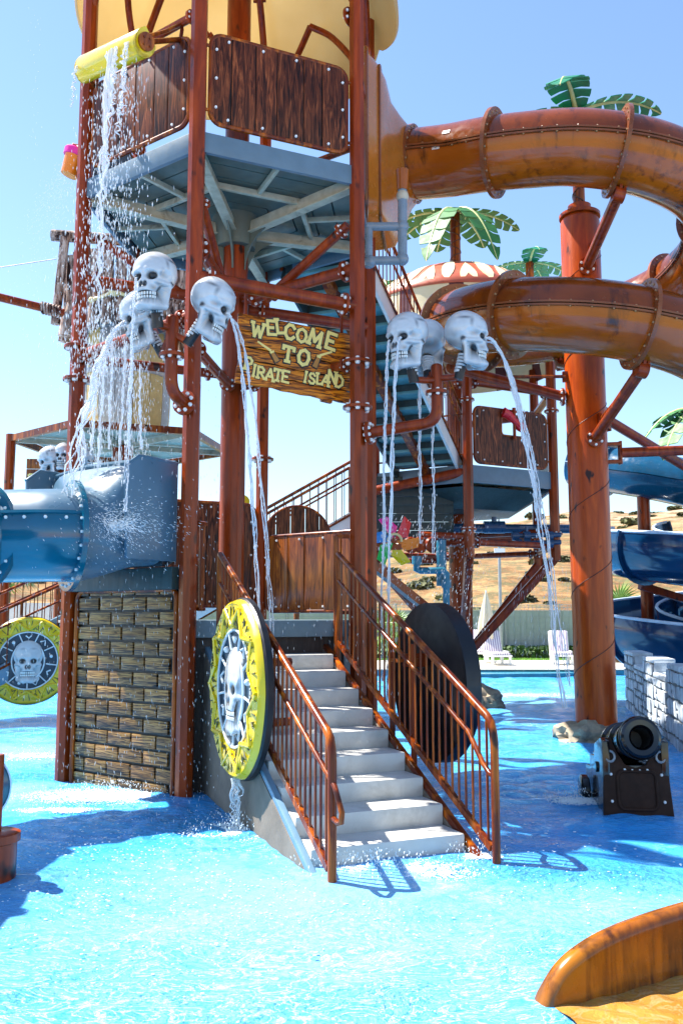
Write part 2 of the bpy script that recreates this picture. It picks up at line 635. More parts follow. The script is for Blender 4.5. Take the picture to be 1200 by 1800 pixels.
def drop_mat():
    m, nt, b = newmat('water_drops')
    b.inputs['Base Color'].default_value = (.88, .94, .98, 1)
    b.inputs['Roughness'].default_value = .1
    b.inputs['IOR'].default_value = 1.33
    b.inputs['Transmission Weight'].default_value = .15
    b.inputs['Alpha'].default_value = .6
    return m


DROP = drop_mat()


def ramp2(nt, x, amt):
    mr = nt.nodes.new('ShaderNodeMapRange'); mr.interpolation_type = 'SMOOTHSTEP'
    mr.inputs[1].default_value = .55; mr.inputs[2].default_value = 1.5; mr.inputs[3].default_value = amt; mr.inputs[4].default_value = 0.0
    nt.links.new(x, mr.inputs[0]); return mr.outputs[0]


def water_mat():
    m, nt, b = newmat('pool_water')
    v = coords(nt)
    f = noise_(nt, v, .55, 3)
    body = ramp(nt, f, [(.3, (.03, .34, .80)), (.7, (.05, .41, .86))])
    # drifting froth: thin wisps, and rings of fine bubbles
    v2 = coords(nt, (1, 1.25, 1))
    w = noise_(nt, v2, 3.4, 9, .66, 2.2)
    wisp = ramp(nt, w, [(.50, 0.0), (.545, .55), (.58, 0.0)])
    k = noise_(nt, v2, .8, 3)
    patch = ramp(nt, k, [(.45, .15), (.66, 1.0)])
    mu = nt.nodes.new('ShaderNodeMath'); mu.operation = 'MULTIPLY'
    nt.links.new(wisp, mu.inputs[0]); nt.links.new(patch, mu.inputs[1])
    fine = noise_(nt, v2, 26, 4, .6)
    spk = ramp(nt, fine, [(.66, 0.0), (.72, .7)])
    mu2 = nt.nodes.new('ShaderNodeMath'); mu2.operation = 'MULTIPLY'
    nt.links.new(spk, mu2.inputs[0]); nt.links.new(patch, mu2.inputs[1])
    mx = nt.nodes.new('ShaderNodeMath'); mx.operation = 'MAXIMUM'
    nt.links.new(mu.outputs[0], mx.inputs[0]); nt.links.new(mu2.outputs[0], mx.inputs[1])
    milky = noise_(nt, coords(nt, (1, 1.6, 1)), .42, 5, .6, .8)
    body = mix(nt, ramp(nt, milky, [(.40, 0.0), (.66, .35)]), body, (.16, .50, .86))
    for cx, cy, rx, ry, amt in ((-.35, 5.3, 2.3, 2.0, .95), (.6, 3.6, 3.2, 1.5, .6), (-3.4, 8.9, 1.5, .9, .9), (-4.5, 11.5, 2.5, 1.6, .9), (3.6, 18.5, 5, 3.0, .6), (1.9, 5.3, 1.8, 1.0, .7)):  # paler pools painted where the sun lights the water
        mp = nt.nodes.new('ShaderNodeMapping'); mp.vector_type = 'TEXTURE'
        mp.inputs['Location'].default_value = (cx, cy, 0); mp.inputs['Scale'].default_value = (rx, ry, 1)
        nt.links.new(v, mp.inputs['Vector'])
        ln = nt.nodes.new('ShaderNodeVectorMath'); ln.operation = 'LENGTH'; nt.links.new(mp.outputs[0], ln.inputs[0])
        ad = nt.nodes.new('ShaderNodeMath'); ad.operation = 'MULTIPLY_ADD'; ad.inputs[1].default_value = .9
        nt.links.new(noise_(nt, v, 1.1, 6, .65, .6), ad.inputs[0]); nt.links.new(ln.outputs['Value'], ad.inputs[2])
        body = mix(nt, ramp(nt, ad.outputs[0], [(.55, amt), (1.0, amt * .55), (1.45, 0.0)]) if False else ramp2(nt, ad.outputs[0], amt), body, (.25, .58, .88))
    sw = noise_(nt, coords(nt, (1, 1.5, 1)), 2.6, 6, .62, 2.4)
    swm = nt.nodes.new('ShaderNodeMath'); swm.operation = 'MULTIPLY'
    nt.links.new(ramp(nt, sw, [(.52, 0.0), (.56, .55), (.62, .1), (.70, .5)]), swm.inputs[0])
    nt.links.new(ramp(nt, noise_(nt, v, .33, 3), [(.40, .9), (.60, .15)]), swm.inputs[1])
    body = mix(nt, swm.outputs[0], body, (.012, .21, .68))
    # near the camera, bright caustic lines and dark cells are painted into the colour
    caustic = noise_(nt, coords(nt, (1, 1.7, 1)), 3.1, 5, .6, 3.2)
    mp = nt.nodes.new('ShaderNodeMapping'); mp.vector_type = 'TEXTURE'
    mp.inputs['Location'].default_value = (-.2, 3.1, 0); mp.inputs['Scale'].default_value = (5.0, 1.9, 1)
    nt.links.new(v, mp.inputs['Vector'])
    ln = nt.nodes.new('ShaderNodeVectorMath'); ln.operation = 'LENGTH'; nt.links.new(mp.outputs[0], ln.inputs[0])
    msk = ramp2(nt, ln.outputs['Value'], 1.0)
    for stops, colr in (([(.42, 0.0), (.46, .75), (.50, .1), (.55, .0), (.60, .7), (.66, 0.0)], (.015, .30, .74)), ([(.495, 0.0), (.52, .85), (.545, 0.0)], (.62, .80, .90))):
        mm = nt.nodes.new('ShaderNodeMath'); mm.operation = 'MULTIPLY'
        nt.links.new(ramp(nt, caustic, stops), mm.inputs[0]); nt.links.new(msk, mm.inputs[1])
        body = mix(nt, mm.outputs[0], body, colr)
    fl = noise_(nt, coords(nt, (1, 2.2, 1)), 15, 3, .6, .8)  # darker flecks in the colour stand in for the shade of fine ripples
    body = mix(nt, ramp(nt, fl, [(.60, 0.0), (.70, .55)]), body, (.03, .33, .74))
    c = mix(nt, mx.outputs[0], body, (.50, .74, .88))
    nt.links.new(c, b.inputs['Base Color'])
    b.inputs['Roughness'].default_value = .07
    b.inputs['IOR'].default_value = 1.33
    b.inputs['Specular IOR Level'].default_value = .32
    lw = nt.nodes.new('ShaderNodeLayerWeight'); lw.inputs['Blend'].default_value = .5
    nt.links.new(ramp(nt, lw.outputs['Facing'], [(.45, .75), (.88, .98)]), b.inputs['Alpha'])
    h1 = noise_(nt, v2, 4.2, 5, .62, .8)
    h2 = noise_(nt, v2, 17, 4, .6, .5)
    a = nt.nodes.new('ShaderNodeMath'); a.operation = 'MULTIPLY_ADD'; a.inputs[1].default_value = .42
    nt.links.new(h2, a.inputs[0]); nt.links.new(h1, a.inputs[2])
    bn = bump(nt, b, a.outputs[0], .55, .17)
    nt.links.new(ramp(nt, noise_(nt, coords(nt, (.8, 1.3, 1)), .7, 3), [(.35, .2), (.65, .8)]), bn.inputs['Strength'])
    return m


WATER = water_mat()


def froth_mat():
    m, nt, b = newmat('white_froth')
    b.inputs['Base Color'].default_value = (.82, .9, .93, 1)
    b.inputs['Roughness'].default_value = .6
    return m


FROTH = froth_mat()


def hill_mat():
    m, nt, b = newmat('dry_hillside')
    v = coords(nt, (1, 1, 2.6))
    f = noise_(nt, v, .11, 9, .72, .6)
    c = ramp(nt, f, [(.38, (.13, .058, .02)), (.48, (.29, .15, .05)), (.58, (.42, .26, .105))])
    g = noise_(nt, coords(nt, (1, 1, 3)), .40, 9, .75)
    c = mix(nt, ramp(nt, g, [(.49, 0.0), (.56, .85)]), c, (.14, .125, .05))
    tc = nt.nodes.new('ShaderNodeTexCoord'); sp = nt.nodes.new('ShaderNodeSeparateXYZ')
    nt.links.new(tc.outputs['Object'], sp.inputs[0])
    hi = nt.nodes.new('ShaderNodeMapRange'); hi.inputs[1].default_value = 15; hi.inputs[2].default_value = 20
    nt.links.new(sp.outputs['Z'], hi.inputs[0])
    rk = noise_(nt, coords(nt, (.5, .5, 4)), .35, 6, .65)
    mu = nt.nodes.new('ShaderNodeMath'); mu.operation = 'MULTIPLY'
    nt.links.new(hi.outputs[0], mu.inputs[0]); nt.links.new(ramp(nt, rk, [(.46, 0.0), (.56, .8)]), mu.inputs[1])
    c = mix(nt, mu.outputs[0], c, (.50, .36, .24))
    nt.links.new(c, b.inputs['Base Color'])
    b.inputs['Roughness'].default_value = .95
    bump(nt, b, noise_(nt, v, .5, 8, .7), .8, 1.0)
    return m


HILL = hill_mat()

# ================================================================== SETTING
g = MB(); g.add([(-900, -300, -.5), (900, -300, -.5), (900, 1500, -.5), (-900, 1500, -.5)], [(0, 1, 2, 3)])
tag(obj('ground', g, DIRT), 'dry sandy ground reaching to the horizon', kind='structure')

# pool water: one sheet, finer near the camera, with low real waves
def pool_water():
    xs = np.concatenate([np.linspace(-26, -6, 30)[:-1], np.linspace(-6, 8, 280)[:-1], np.linspace(8, 26, 30)])
    ys = np.concatenate([np.linspace(-6, 2.4, 30)[:-1], np.linspace(2.4, 16, 330)[:-1], np.linspace(16, 26.6, 60)])
    X, Y = np.meshgrid(xs, ys)
    rng = np.random.RandomState(3)
    Z = np.zeros_like(X)
    for _ in range(26):
        a = rng.uniform(0, 2 * np.pi); k = rng.uniform(2.0, 15.0); p = rng.uniform(0, 6.28)
        Z += .012 / k ** .75 * np.sin(k * (np.cos(a) * X + np.sin(a) * Y) + p + .6 * np.sin(.9 * X + p) * np.cos(.7 * Y))
    # rings where jets and drips land
    for cx, cy, am in ((-1.05, 7.35, .02), (-1.75, 8.0, .016), (.35, 7.6, .012), (1.7, 8.9, .016), (2.3, 9.3, .016), (-2.6, 8.9, .018), (2.45, 7.9, .012)):
        d = np.hypot(X - cx, Y - cy)
        Z += am * np.exp(-d * 1.7) * np.sin(d * 24)
    vs = np.stack([X, Y, Z], -1).reshape(-1, 3)
    nx, ny = len(xs), len(ys)
    i = np.arange(nx * ny).reshape(ny, nx)
    fs = np.stack([i[:-1, :-1], i[:-1, 1:], i[1:, 1:], i[1:, :-1]], -1).reshape(-1, 4)
    me = bpy.data.meshes.new('pool_water')
    me.from_pydata(vs.tolist(), [], fs.tolist())
    me.polygons.foreach_set('use_smooth', [True] * len(me.polygons))
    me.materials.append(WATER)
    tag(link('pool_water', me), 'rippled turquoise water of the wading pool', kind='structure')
pool_water()

fl_ = MB(); fl_.add([(-26, -6, -.36), (26, -6, -.36), (26, 26.6, -.36), (-26, 26.6, -.36)], [(0, 1, 2, 3)])
tag(obj('pool_floor', fl_, simple('pool_floor_paint', (.10, .46, .66), .6, var=.12, scale=.9)), 'pale turquoise painted floor of the wading pool', kind='structure')
d = MB(); d.box((0, 29.4, -.15), (80, 5.4, .6)); d.box((0, 29.3, .16), (80, 5.5, .03))
tag(obj('pool_deck', d, PAVE, bevel=.01), 'pale paved deck beyond the far edge of the pool', kind='structure')
tl = MB(); tl.box((0, 26.6, -.1), (80, .06, .46))
for k in range(40):
    x = 3.2 + k * .09
    tl.box((x, 25.9 + .55 * (k / 40.0) ** 2, -.03 ), (.085, .9, .26))
tag(obj('pool_edge', tl, TILE), 'teal tiled far edge of the pool', kind='structure')
lw = MB(); lw.box((0, 33.6, -.15), (90, 3.2, .5))
tag(obj('lawn', lw, GRASS), 'bright green lawn strip behind the pool deck', kind='structure')
gb = MB()
for _ in range(5200):
    x = random.uniform(-2, 16); y = random.uniform(32.0, 35.0)
    gb.drop((x, y, .12), (random.uniform(-.4, .4), random.uniform(-.4, .4), 1), .05, .015)
tag(obj('grass_blades', gb, GRASS, smooth=0), 'short mown grass behind the pool deck', 'grass', kind='stuff')


def hill():
    xs = np.linspace(-330, 330, 220); ys = np.linspace(44, 420, 130)
    X, Y = np.meshgrid(xs, ys)
    rng = np.random.RandomState(11)
    t = np.clip((Y - 48) / 140.0, 0, 1)
    s = t * t * (3 - 2 * t) * .75 + t * .25
    u = np.clip((X + 70) / 150.0, 0, 1)
    ht = 12.5 + 11.5 * u * u * (3 - 2 * u)
    Z = ht * s
    for _ in range(40):
        a = rng.uniform(0, 6.28); k = rng.uniform(.02, .28); p = rng.uniform(0, 6.28)
        Z += s * .10 / k ** .55 * np.sin(k * (np.cos(a) * X + np.sin(a) * Y) + p)
    Z += s * rng.uniform(-.25, .25, X.shape)
    Z = np.where(Y > 250, Z - (Y - 250) * .12, Z) - .4
    nx, ny = len(xs), len(ys)
    i = np.arange(nx * ny).reshape(ny, nx)
    fs = np.stack([i[:-1, :-1], i[:-1, 1:], i[1:, 1:], i[1:, :-1]], -1).reshape(-1, 4)
    me = bpy.data.meshes.new('hill')
    me.from_pydata(np.stack([X, Y, Z], -1).reshape(-1, 3).tolist(), [], fs.tolist())
    me.polygons.foreach_set('use_smooth', [True] * len(me.polygons))
    me.materials.append(HILL)
    tag(link('hill', me), 'dry tan hillside behind the park', kind='structure')
    def z(x, y):
        return Z[int(np.argmin(abs(ys - y))), int(np.argmin(abs(xs - x)))]
    return z
hill_z = hill()

rd = MB(); rd.box((0, 41.5, -.02), (180, 5, .2))
tag(obj('road', rd, simple('pale_track', (.68, .54, .38), .95, var=.1, scale=.6)), 'pale dirt track between fence and hillside', kind='structure')

# shrubs on the hillside
def shrub_mesh(seed):
    random.seed(seed)
    m = MB()
    for _ in range(150):
        a = random.uniform(0, 6.28); r = random.random() ** .5; h = random.uniform(.05, 1)
        rr = r * math.sqrt(max(0, 1 - (h - .35) ** 2 * 1.3))
        p = Vector((rr * math.cos(a), rr * math.sin(a), h * .8))
        n = Vector((random.gauss(0, 1), random.gauss(0, 1), random.gauss(0, 1))).normalized()
        m.add([p + n.orthogonal() * .2, p + n.cross(n.orthogonal()) * .2, p - n.orthogonal() * .2, p - n.cross(n.orthogonal()) * .2 + n * .05], [(0, 1, 2, 3)])
    return mesh_of(m, LEAF, smooth=0, name='shrub')
SHR = [shrub_mesh(s) for s in (1, 2, 3)]
random.seed(21)
for i in range(230):
    y = random.uniform(62, 190); x = random.uniform(-.36, .42) * y
    if i < 26:
        y = random.uniform(150, 185); x = random.uniform(.26, .42) * y
    o = link('shrub', random.choice(SHR))
    s = random.uniform(.25, .95) * (1 + y / 260)
    o.location = (x, y, hill_z(x, y) - .25); o.scale = (s * 1.2, s * 1.2, s * .8); o.rotation_euler = (0, 0, random.uniform(0, 6))
    tag(o, 'small grey green shrub growing on the dry hillside', 'shrub', 'shrubs on the dry hillside')

# fence of grey screen on posts
fn = thing('screen_fence', 'long grey screen fence on steel posts in front of the hillside', 'fence', (0, 36, 0))
for i in range(26):
    x0 = -22 + i * 2.2
    m = MB(); m.cyl((x0, 36, 0), (x0, 36, 2.25), .03, 8)
    obj('post', m, GALV, fn)
    m = MB()
    m.box((x0 + 1.1, 36.03, 1.0), (2.16, .012, 1.96))
    for k in range(9): m.box((x0 + .12 + k * .25, 36.015, 1.0), (.02, .02, 1.96))
    for k in range(9): m.box((x0 + 1.1, 36.012, .1 + k * .23), (2.16, .012, .015))
    obj('screen_panel', m, FENCEM, fn)
    m = MB(); m.cyl((x0, 36, 2.2), (x0 + 2.2, 36, 2.2), .012, 6); m.cyl((x0, 36, 2.1), (x0 + 2.2, 36, 2.1), .012, 6)
    for k in range(14): m.cyl((x0 + k * .157, 36, 1.96), (x0 + k * .157, 36, 2.2), .008, 5)
    obj('top_wire', m, GALV, fn)
hd = MB(); random.seed(5)
for _ in range(2600):
    x = random.uniform(0, 16); y = random.uniform(35.0, 35.8); z = random.uniform(.1, .55)
    n = Vector((random.gauss(0, 1), random.gauss(0, 1), random.gauss(0, 1))).normalized()
    a = n.orthogonal() * .07; b = n.cross(a)
    hd.add([(x, y, z) + a if False else Vector((x, y, z)) + a, Vector((x, y, z)) + b, Vector((x, y, z)) - a, Vector((x, y, z)) - b], [(0, 1, 2, 3)])
tag(obj('low_planting', hd, HEDGE, smooth=0), 'low dark planting along the foot of the screen fence', 'planting', kind='stuff')

# lamp post with a small sign
p = at(880, 1120, 33.5)
lp = thing('lamp_post', 'thin grey lamp post with a small white notice behind the pool deck', 'lamp post', (p.x, 33.5, .1))
m = MB(); m.cyl((p.x, 33.5, .1), (p.x, 33.5, 6.4), .07, 10, .05); obj('pole', m, GALV, lp)
m = MB(); m.box((p.x, 33.42, at(880, 972, 33.5).z), (.42, .03, .34)); obj('notice', m, WHITE, lp, bevel=.006)
m = MB(); m.box((p.x, 33.1, 6.4), (.22, .7, .09)); obj('lamp_head', m, GALV, lp, bevel=.02)

# closed parasol
p = at(856, 1170, 30.0)
pa = thing('closed_parasol', 'closed beige parasol standing beside the striped sun lounger', 'parasol', (p.x, 30, .17))
m = MB(); m.cyl((p.x, 30, .17), (p.x, 30, 2.6), .025, 8); obj('pole', m, WHITE, pa)
m = MB()
rg = []
for z, r in ((.95, .20), (1.0, .26), (1.5, .23), (2.1, .12), (2.5, .035), (2.58, .01)):
    rg.append([Vector((p.x + r * (1 + .25 * math.cos(6 * a)) * math.cos(a), 30 + r * (1 + .25 * math.cos(6 * a)) * math.sin(a), z)) for a in [2 * math.pi * k / 36 for k in range(36)]])
m.loft(rg); obj('folded_cloth', m, TENT, pa)
m = MB(); m.lathe([(.3, .17), (.3, .24), (.08, .28)], 16, Matrix.Translation((p.x, 30, 0))); obj('base', m, CONC, pa)


# sun loungers
def lounger():
    t = thing('sun_lounger', 'white sun lounger with raised mauve striped backrest beside the closed parasol', 'sun lounger', (0, 0, 0), 'sun loungers on the pool deck')
    m = MB()
    m.box((0, -.2, .30), (.66, 1.25, .06)); obj('seat_frame', m, WHITE, t, bevel=.015)
    for sx in (-.28, .28):
        for sy in (-.72, .3):
            m = MB(); m.box((sx, sy, .14), (.08, .09, .28)); obj('leg', m, WHITE, t, bevel=.012)
        m = MB(); m.box((sx * 1.12, -.1, .42), (.05, .6, .04)); m.box((sx * 1.12, -.36, .34), (.04, .04, .14)); obj('armrest', m, WHITE, t, bevel=.01)
    M = Matrix.Translation((0, .36, .32)) @ Matrix.Rotation(R(-28), 4, 'X')
    m = MB(); m.box((0, .02, .42), (.64, .04, .84), M); obj('backrest', m, WHITE, t, bevel=.012)
    m = MB(); m.box((0, -.035, .42), (.58, .06, .84), M); obj('back_cushion', m, STRIPE, t, bevel=.02)
    m = MB(); m.box((0, -.2, .365), (.58, 1.15, .06)); obj('seat_cushion', m, STRIPE, t, bevel=.02)
    return t
lg = lounger(); p = at(877, 1170, 28.6); lg.location = (p.x, 29.2, .175); lg.rotation_euler = (0, 0, R(4))
for px, yy, lab in ((985, 29.4, 'white sun lounger half hidden by the thick brown column'), (842, 31.4, 'white sun lounger standing behind the closed parasol')):
    c = copy_tree(lg); c['label'] = lab; p = at(px, 1170, yy); c.location = (p.x, yy, .175); c.rotation_euler = (0, 0, R(-8))

# fan palm and small shrubs behind the blue flume
def fan_palm(p, h, s, label):
    t = thing('fan_palm', label, 'palm tree', p)
    m = MB(); m.cyl(p, p + Vector((0, 0, h)), .16 * s, 10, .12 * s); obj('trunk', m, TRUNK, t)
    top = p + Vector((0, 0, h))
    for i in range(16):
        a = i * 2.4; el = R(70 - i * 6.5)
        dr = Vector((math.cos(a) * math.cos(el), math.sin(a) * math.cos(el), math.sin(el)))
        hub = top + dr * .55 * s
        m = MB(); m.tube([top, hub], .015 * s, 5)
        side = dr.cross(Vector((0, 0, 1))).normalized(); nn = side.cross(dr)
        for k in range(15):
            b = R(-85 + k * 170 / 14)
            tip = hub + (dr * math.cos(b) + side * math.sin(b)) * (.75 * s) - Vector((0, 0, .25 * s * (1 - el)))
            mid = (hub + tip) / 2 + nn * .05
            w = (dr * -math.sin(b) + side * math.cos(b)) * .035 * s
            m.add([hub, mid + w, tip, mid - w], [(0, 1, 2, 3)])
        obj('frond', m, FAN, t, smooth=0)
p = at(1085, 1130, 30.5); p.z = .1
fan_palm(p, 1.7, 1.0, 'green fan palm growing by the fence behind the blue flume')
p = at(10, 1100, 33); p.z = .1
fan_palm(p, 3.2, 1.1, 'green fan palm at the far left behind the skull medallion')
p = at(688, 1080, 33); p.z = .1
fan_palm(p, 1.0, .9, 'small yellow green palm behind the black disc')
w = MB(); w.box((-11, 31.5, 1.1), (10, .3, 2.2))
tag(obj('garden_wall', w, simple('pale_grey_render', (.55, .55, .53), .8, var=.1)), 'pale grey wall behind the left hand stairs', 'wall')


# ================================================================== BUILDERS FOR THE PLAY STRUCTURES
def hexpts(o, r, a0):
    return [Vector((o[0] + r * math.cos(R(a0 + 60 * k)), o[1] + r * math.sin(R(a0 + 60 * k)), 0)) for k in range(6)]


def flange(parent, p, n, r=.13, th=.03, mat=None, nb=6, bolt=True):
    m = MB(); n = Vector(n).normalized()
    m.cyl(Vector(p) - n * th / 2, Vector(p) + n * th / 2, r, 18)
    f = obj('flange', m, mat or POST, parent, smooth=30)
    if bolt:
        m = MB(); M = zframe(p, n)
        for k in range(nb):
            a = 2 * math.pi * (k + .5) / nb
            for s in (1, -1):
                m.bolt(M @ Vector((r * .74 * math.cos(a), r * .74 * math.sin(a), s * th / 2)), n * s, r * .17, r * .16)
        obj('bolts', m, BOLTM, f, smooth=0)
    return f


def beam(parent, p, q, r=.075, fl=(True, True), name='beam', off=.16, mat=None):
    p = Vector(p); q = Vector(q)
    m = MB(); m.cyl(p, q, r, 14)
    o = obj(name, m, mat or POST, parent, smooth=40)
    d = (q - p).normalized()
    if fl[0]: flange(parent, p + d * off, d, r * 1.7)
    if fl[1]: flange(parent, q - d * off, d, r * 1.7)
    return o


def post(parent, x, y, z0, z1, r=.088, name='post'):
    m = MB(); m.cyl((x, y, z0), (x, y, z1), r, 8, rot=R(22.5))
    return obj(name, m, POST, parent, smooth=20)


def panel(parent, p, q, z0, z1, n, plank=PLANK, gap=.13, rr=.13, fr=.026, name='panel', window=None, off=0.0, links=True):
    "plank panel with a rounded tube frame hung between two posts"
    p = Vector((p[0], p[1], 0)); q = Vector((q[0], q[1], 0))
    t = (q - p).normalized(); L = (q - p).length
    c = (p + q) / 2 + Vector((0, 0, (z0 + z1) / 2))
    M = frame(c, t, (0, 0, 1))            # local z points outward (right of p to q)
    if off: M = M @ Matrix.Translation((0, 0, off))
    w = L - 2 * gap; h = z1 - z0
    fm = MB(); pts = [M @ Vector((a, b, 0)) for a, b in rrect(w, h, rr, 6)]
    fm.tube(pts, fr, 8, ring=True)
    if links:
        for s in (-1, 1):
            for zz in (-h * .36, h * .36):
                fm.cyl(M @ Vector((s * w / 2, zz, 0)), M @ Vector((s * L / 2, zz, 0)), .018, 8)
    pn = obj(name, fm, RAIL, parent, smooth=50)
    iw, ih, ir = w - fr * 1.2, h - fr * 1.2, rr * .9
    outline = rrect(iw, ih, ir, 6)
    b = MB()
    if not window:
        b.prism(outline, -.012, .0, M); obj('backing', b, MORTAR, pn, smooth=0)
    xs = [-iw / 2 + iw * k / n for k in range(n + 1)]
    rnd = random.Random(n * 7 + int(L * 100))
    for i in range(1, n): xs[i] += rnd.uniform(-.22, .22) * iw / n

    def ylim(x):
        e = iw / 2 - abs(x)
        return ih / 2 if e >= ir else ih / 2 - ir + math.sqrt(max(0, ir * ir - (ir - e) ** 2))
    for i in range(n):
        a = xs[i] + (.006 if i else 0); bb = xs[i + 1] - (.006 if i < n - 1 else 0)
        ss = [a + (bb - a) * k / 8 for k in range(9)]
        poly = [(x, -ylim(x)) for x in ss] + [(x, ylim(x)) for x in reversed(ss)]
        if window and a < window[2] and bb > window[0]:
            pp = [(x, min(y, window[1])) for x, y in poly]
            m = MB(); m.prism(pp, .001, .02, M)
        else:
            m = MB(); m.prism(poly, .001, .02 + rnd.uniform(-.003, .004), M)
        obj('plank', m, plank, pn, smooth=30, bevel=.004 if not window else 0)
    bm_ = MB()
    for k in range(4):
        x = -iw / 2 + iw * (k + .45) / 4
        for s in (-1, 1): bm_.bolt(M @ Vector((x, s * (ih / 2 - .045), .02)), M.col[2].to_3d(), .017, .014)
    for k in range(3):
        y = -ih / 2 + ih * (k + .5) / 3
        for s in (-1, 1): bm_.bolt(M @ Vector((s * (iw / 2 - .04), y, .02)), M.col[2].to_3d(), .017, .014)
    obj('bolts', bm_, BOLTM, pn, smooth=0)
    return pn, M


def hexdeck(parent, V, o, z0, z1, zu, mats=(DECKEDGE, UNDER), name='deck'):
    "hexagonal steel deck: floor, fascia boards, radial beams and boarded underside"
    c = Vector((o[0], o[1], 0))
    f = MB(); f.prism([(v.x, v.y) for v in [c + (v - c) * .985 for v in V]], z1 - .03, z1, Matrix.Identity(4))
    dk = obj(name, f, DECK, parent, smooth=0)
    for k in range(6):
        a, b = V[k], V[(k + 1) % 6]
        t = (b - a).normalized()
        m = MB(); m.bar(a + t * .06 + Vector((0, 0, (z0 + z1) / 2 - .005)), b - t * .06 + Vector((0, 0, (z0 + z1) / 2 - .005)), .05, z1 - z0)
        obj('fascia', m, mats[0], dk, bevel=.006)
    # underside boards, each triangle of the hexagon split in strips
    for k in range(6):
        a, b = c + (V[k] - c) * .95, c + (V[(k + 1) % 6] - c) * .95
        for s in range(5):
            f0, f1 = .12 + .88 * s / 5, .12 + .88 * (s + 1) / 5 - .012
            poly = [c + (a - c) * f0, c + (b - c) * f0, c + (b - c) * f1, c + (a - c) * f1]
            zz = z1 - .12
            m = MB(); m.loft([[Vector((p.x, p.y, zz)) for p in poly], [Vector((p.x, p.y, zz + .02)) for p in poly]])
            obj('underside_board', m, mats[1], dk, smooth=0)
    for k in range(6):
        a = V[k]; b = V[(k + 1) % 6]
        m = MB()
        pin = c + (a - c).normalized() * .16; pout = c + (a - c) * .96
        zz = z1 - .2
        m.bar(Vector((pin.x, pin.y, zz - .09)), Vector((pout.x, pout.y, zz + .02)), .07, .13)
        m.bar(Vector((pin.x, pin.y, zz - .16)), Vector((pout.x, pout.y, zz - .05)), .12, .016)
        obj('radial_beam', m, BEAMT, dk, bevel=.005)
        # cross ribs
        mid0 = c + (a - c) * .55; mid1 = c + (b - c) * .55
        m = MB(); m.bar(Vector((mid0.x, mid0.y, zz + .02)), Vector((mid1.x, mid1.y, zz + .02)), .05, .07)
        obj('cross_rib', m, BEAMT, dk, bevel=.004)
        e = (a + b) / 2
        mm = (mid0 + mid1) / 2
        m = MB(); m.bar(Vector((mm.x, mm.y, zz + .03)), Vector((c + (e - c) * .96).to_tuple()[:2] + (zz + .03,)), .045, .06)
        obj('cross_rib', m, BEAMT, dk, bevel=.004)
    return dk


def handrail(parent, P, Q, top, mid, bot, nb, u, label=None, hook=True, mid_hook=True):
    """stair rail in the vertical plane from P (foot of the lowest post) up to Q; top, mid, bot are heights of the
    rails above the P to Q line"""
    P = Vector(P); Q = Vector(Q); Z = Vector((0, 0, 1)); d = (Q - P)
    m = MB()
    pts = [P, P + Z * (top - .14)]
    a = P + Z * top + d.normalized() * .10
    pts += [P + Z * (top - .07) + d.normalized() * .015, P + Z * (top - .015) + d.normalized() * .045, a, Q + Z * top]
    m.tube(pts, .03, 10)
    rl = obj('handrail', m, RAIL, parent, smooth=60)
    m = MB()
    dh = Vector((d.x, d.y, 0)).normalized()
    lo = P + Z * mid + d * .0
    if mid_hook:
        pts = [P + Z * (mid - .22), P + Z * (mid - .235) - dh * .1, P + Z * (mid - .22) - dh * .155, P + Z * (mid - .16) - dh * .165, lo - d.normalized() * .05, Q + Z * mid]
    else:
        pts = [P + Z * (mid - .1), P + Z * (mid - .09) + dh * .07, P + Z * (mid - .03) + dh * .16, lo + d * .12, Q + Z * mid]
    m.tube(pts, .02, 8)
    obj('mid_rail', m, RAIL, rl, smooth=60)
    m = MB(); m.bar(P + Z * bot + d * .02, Q + Z * bot, .035, .05)
    obj('bottom_rail', m, RAIL, rl)
    for k in range(1, nb):
        b = P + d * (k / nb)
        m = MB(); m.cyl(b + Z * bot, b + Z * (top - .0), .0095, 6)
        obj('baluster', m, RAIL, rl)
    m = MB(); m.cyl(Q + Z * (bot - .3), Q + Z * top, .028, 10); obj('end_post', m, RAIL, rl)
    return rl


# ================================================================== FRONT TOWER
O1 = (-1.3, 10.45); V1 = hexpts(O1, 1.82, -96)      # B, C, F, E, D, A
B, C, F_, E, D, A = V1
ZF = 6.7
tw = thing('play_tower', 'tall front play tower of brown posts with a grey blue deck and cream dome', 'play tower', (O1[0], O1[1], 0))
for v, zt in ((B, 9.75), (C, 9.75), (F_, 9.75), (E, 9.75), (D, 9.75), (A, 9.75)):
    post(tw, v.x, v.y, (ZF - .2 if v is D else -.4), zt)
m = MB(); m.cyl((O1[0], O1[1], -.4), (O1[0], O1[1], 10.9), .15, 16); obj('center_column', m, POST, tw)
hexdeck(tw, V1, O1, 6.48, 6.70, 6.3)
m = MB(); m.cyl((O1[0], O1[1], 6.2), (O1[0], O1[1], 6.62), .24, 16, .3); obj('hub', m, UNDER, tw)
cc = Vector((O1[0], O1[1], 0))
for k, v in enumerate(V1):
    dr = (v - cc).normalized(); sd = Vector((-dr.y, dr.x, 0))
    m = MB(); prof = []
    for i in range(9):
        a = R(90 * i / 8)
        prof.append((.16 + .55 * (1 - math.cos(a)), 5.95 + .5 * math.sin(a)))
    prof = [(.155, 6.48)] + prof[:]
    Mx = frame(cc, dr, (0, 0, 1))
    m.prism([(x, z) for x, z in [(.155, 5.9)] + [(.155 + .62 * (1 - math.cos(R(11.25 * i))), 5.9 + .52 * math.sin(R(11.25 * i))) for i in range(1, 9)] + [(.155, 6.42)]], -.012, .012, Mx)
    obj('gusset', m, UNDER, tw, smooth=30)
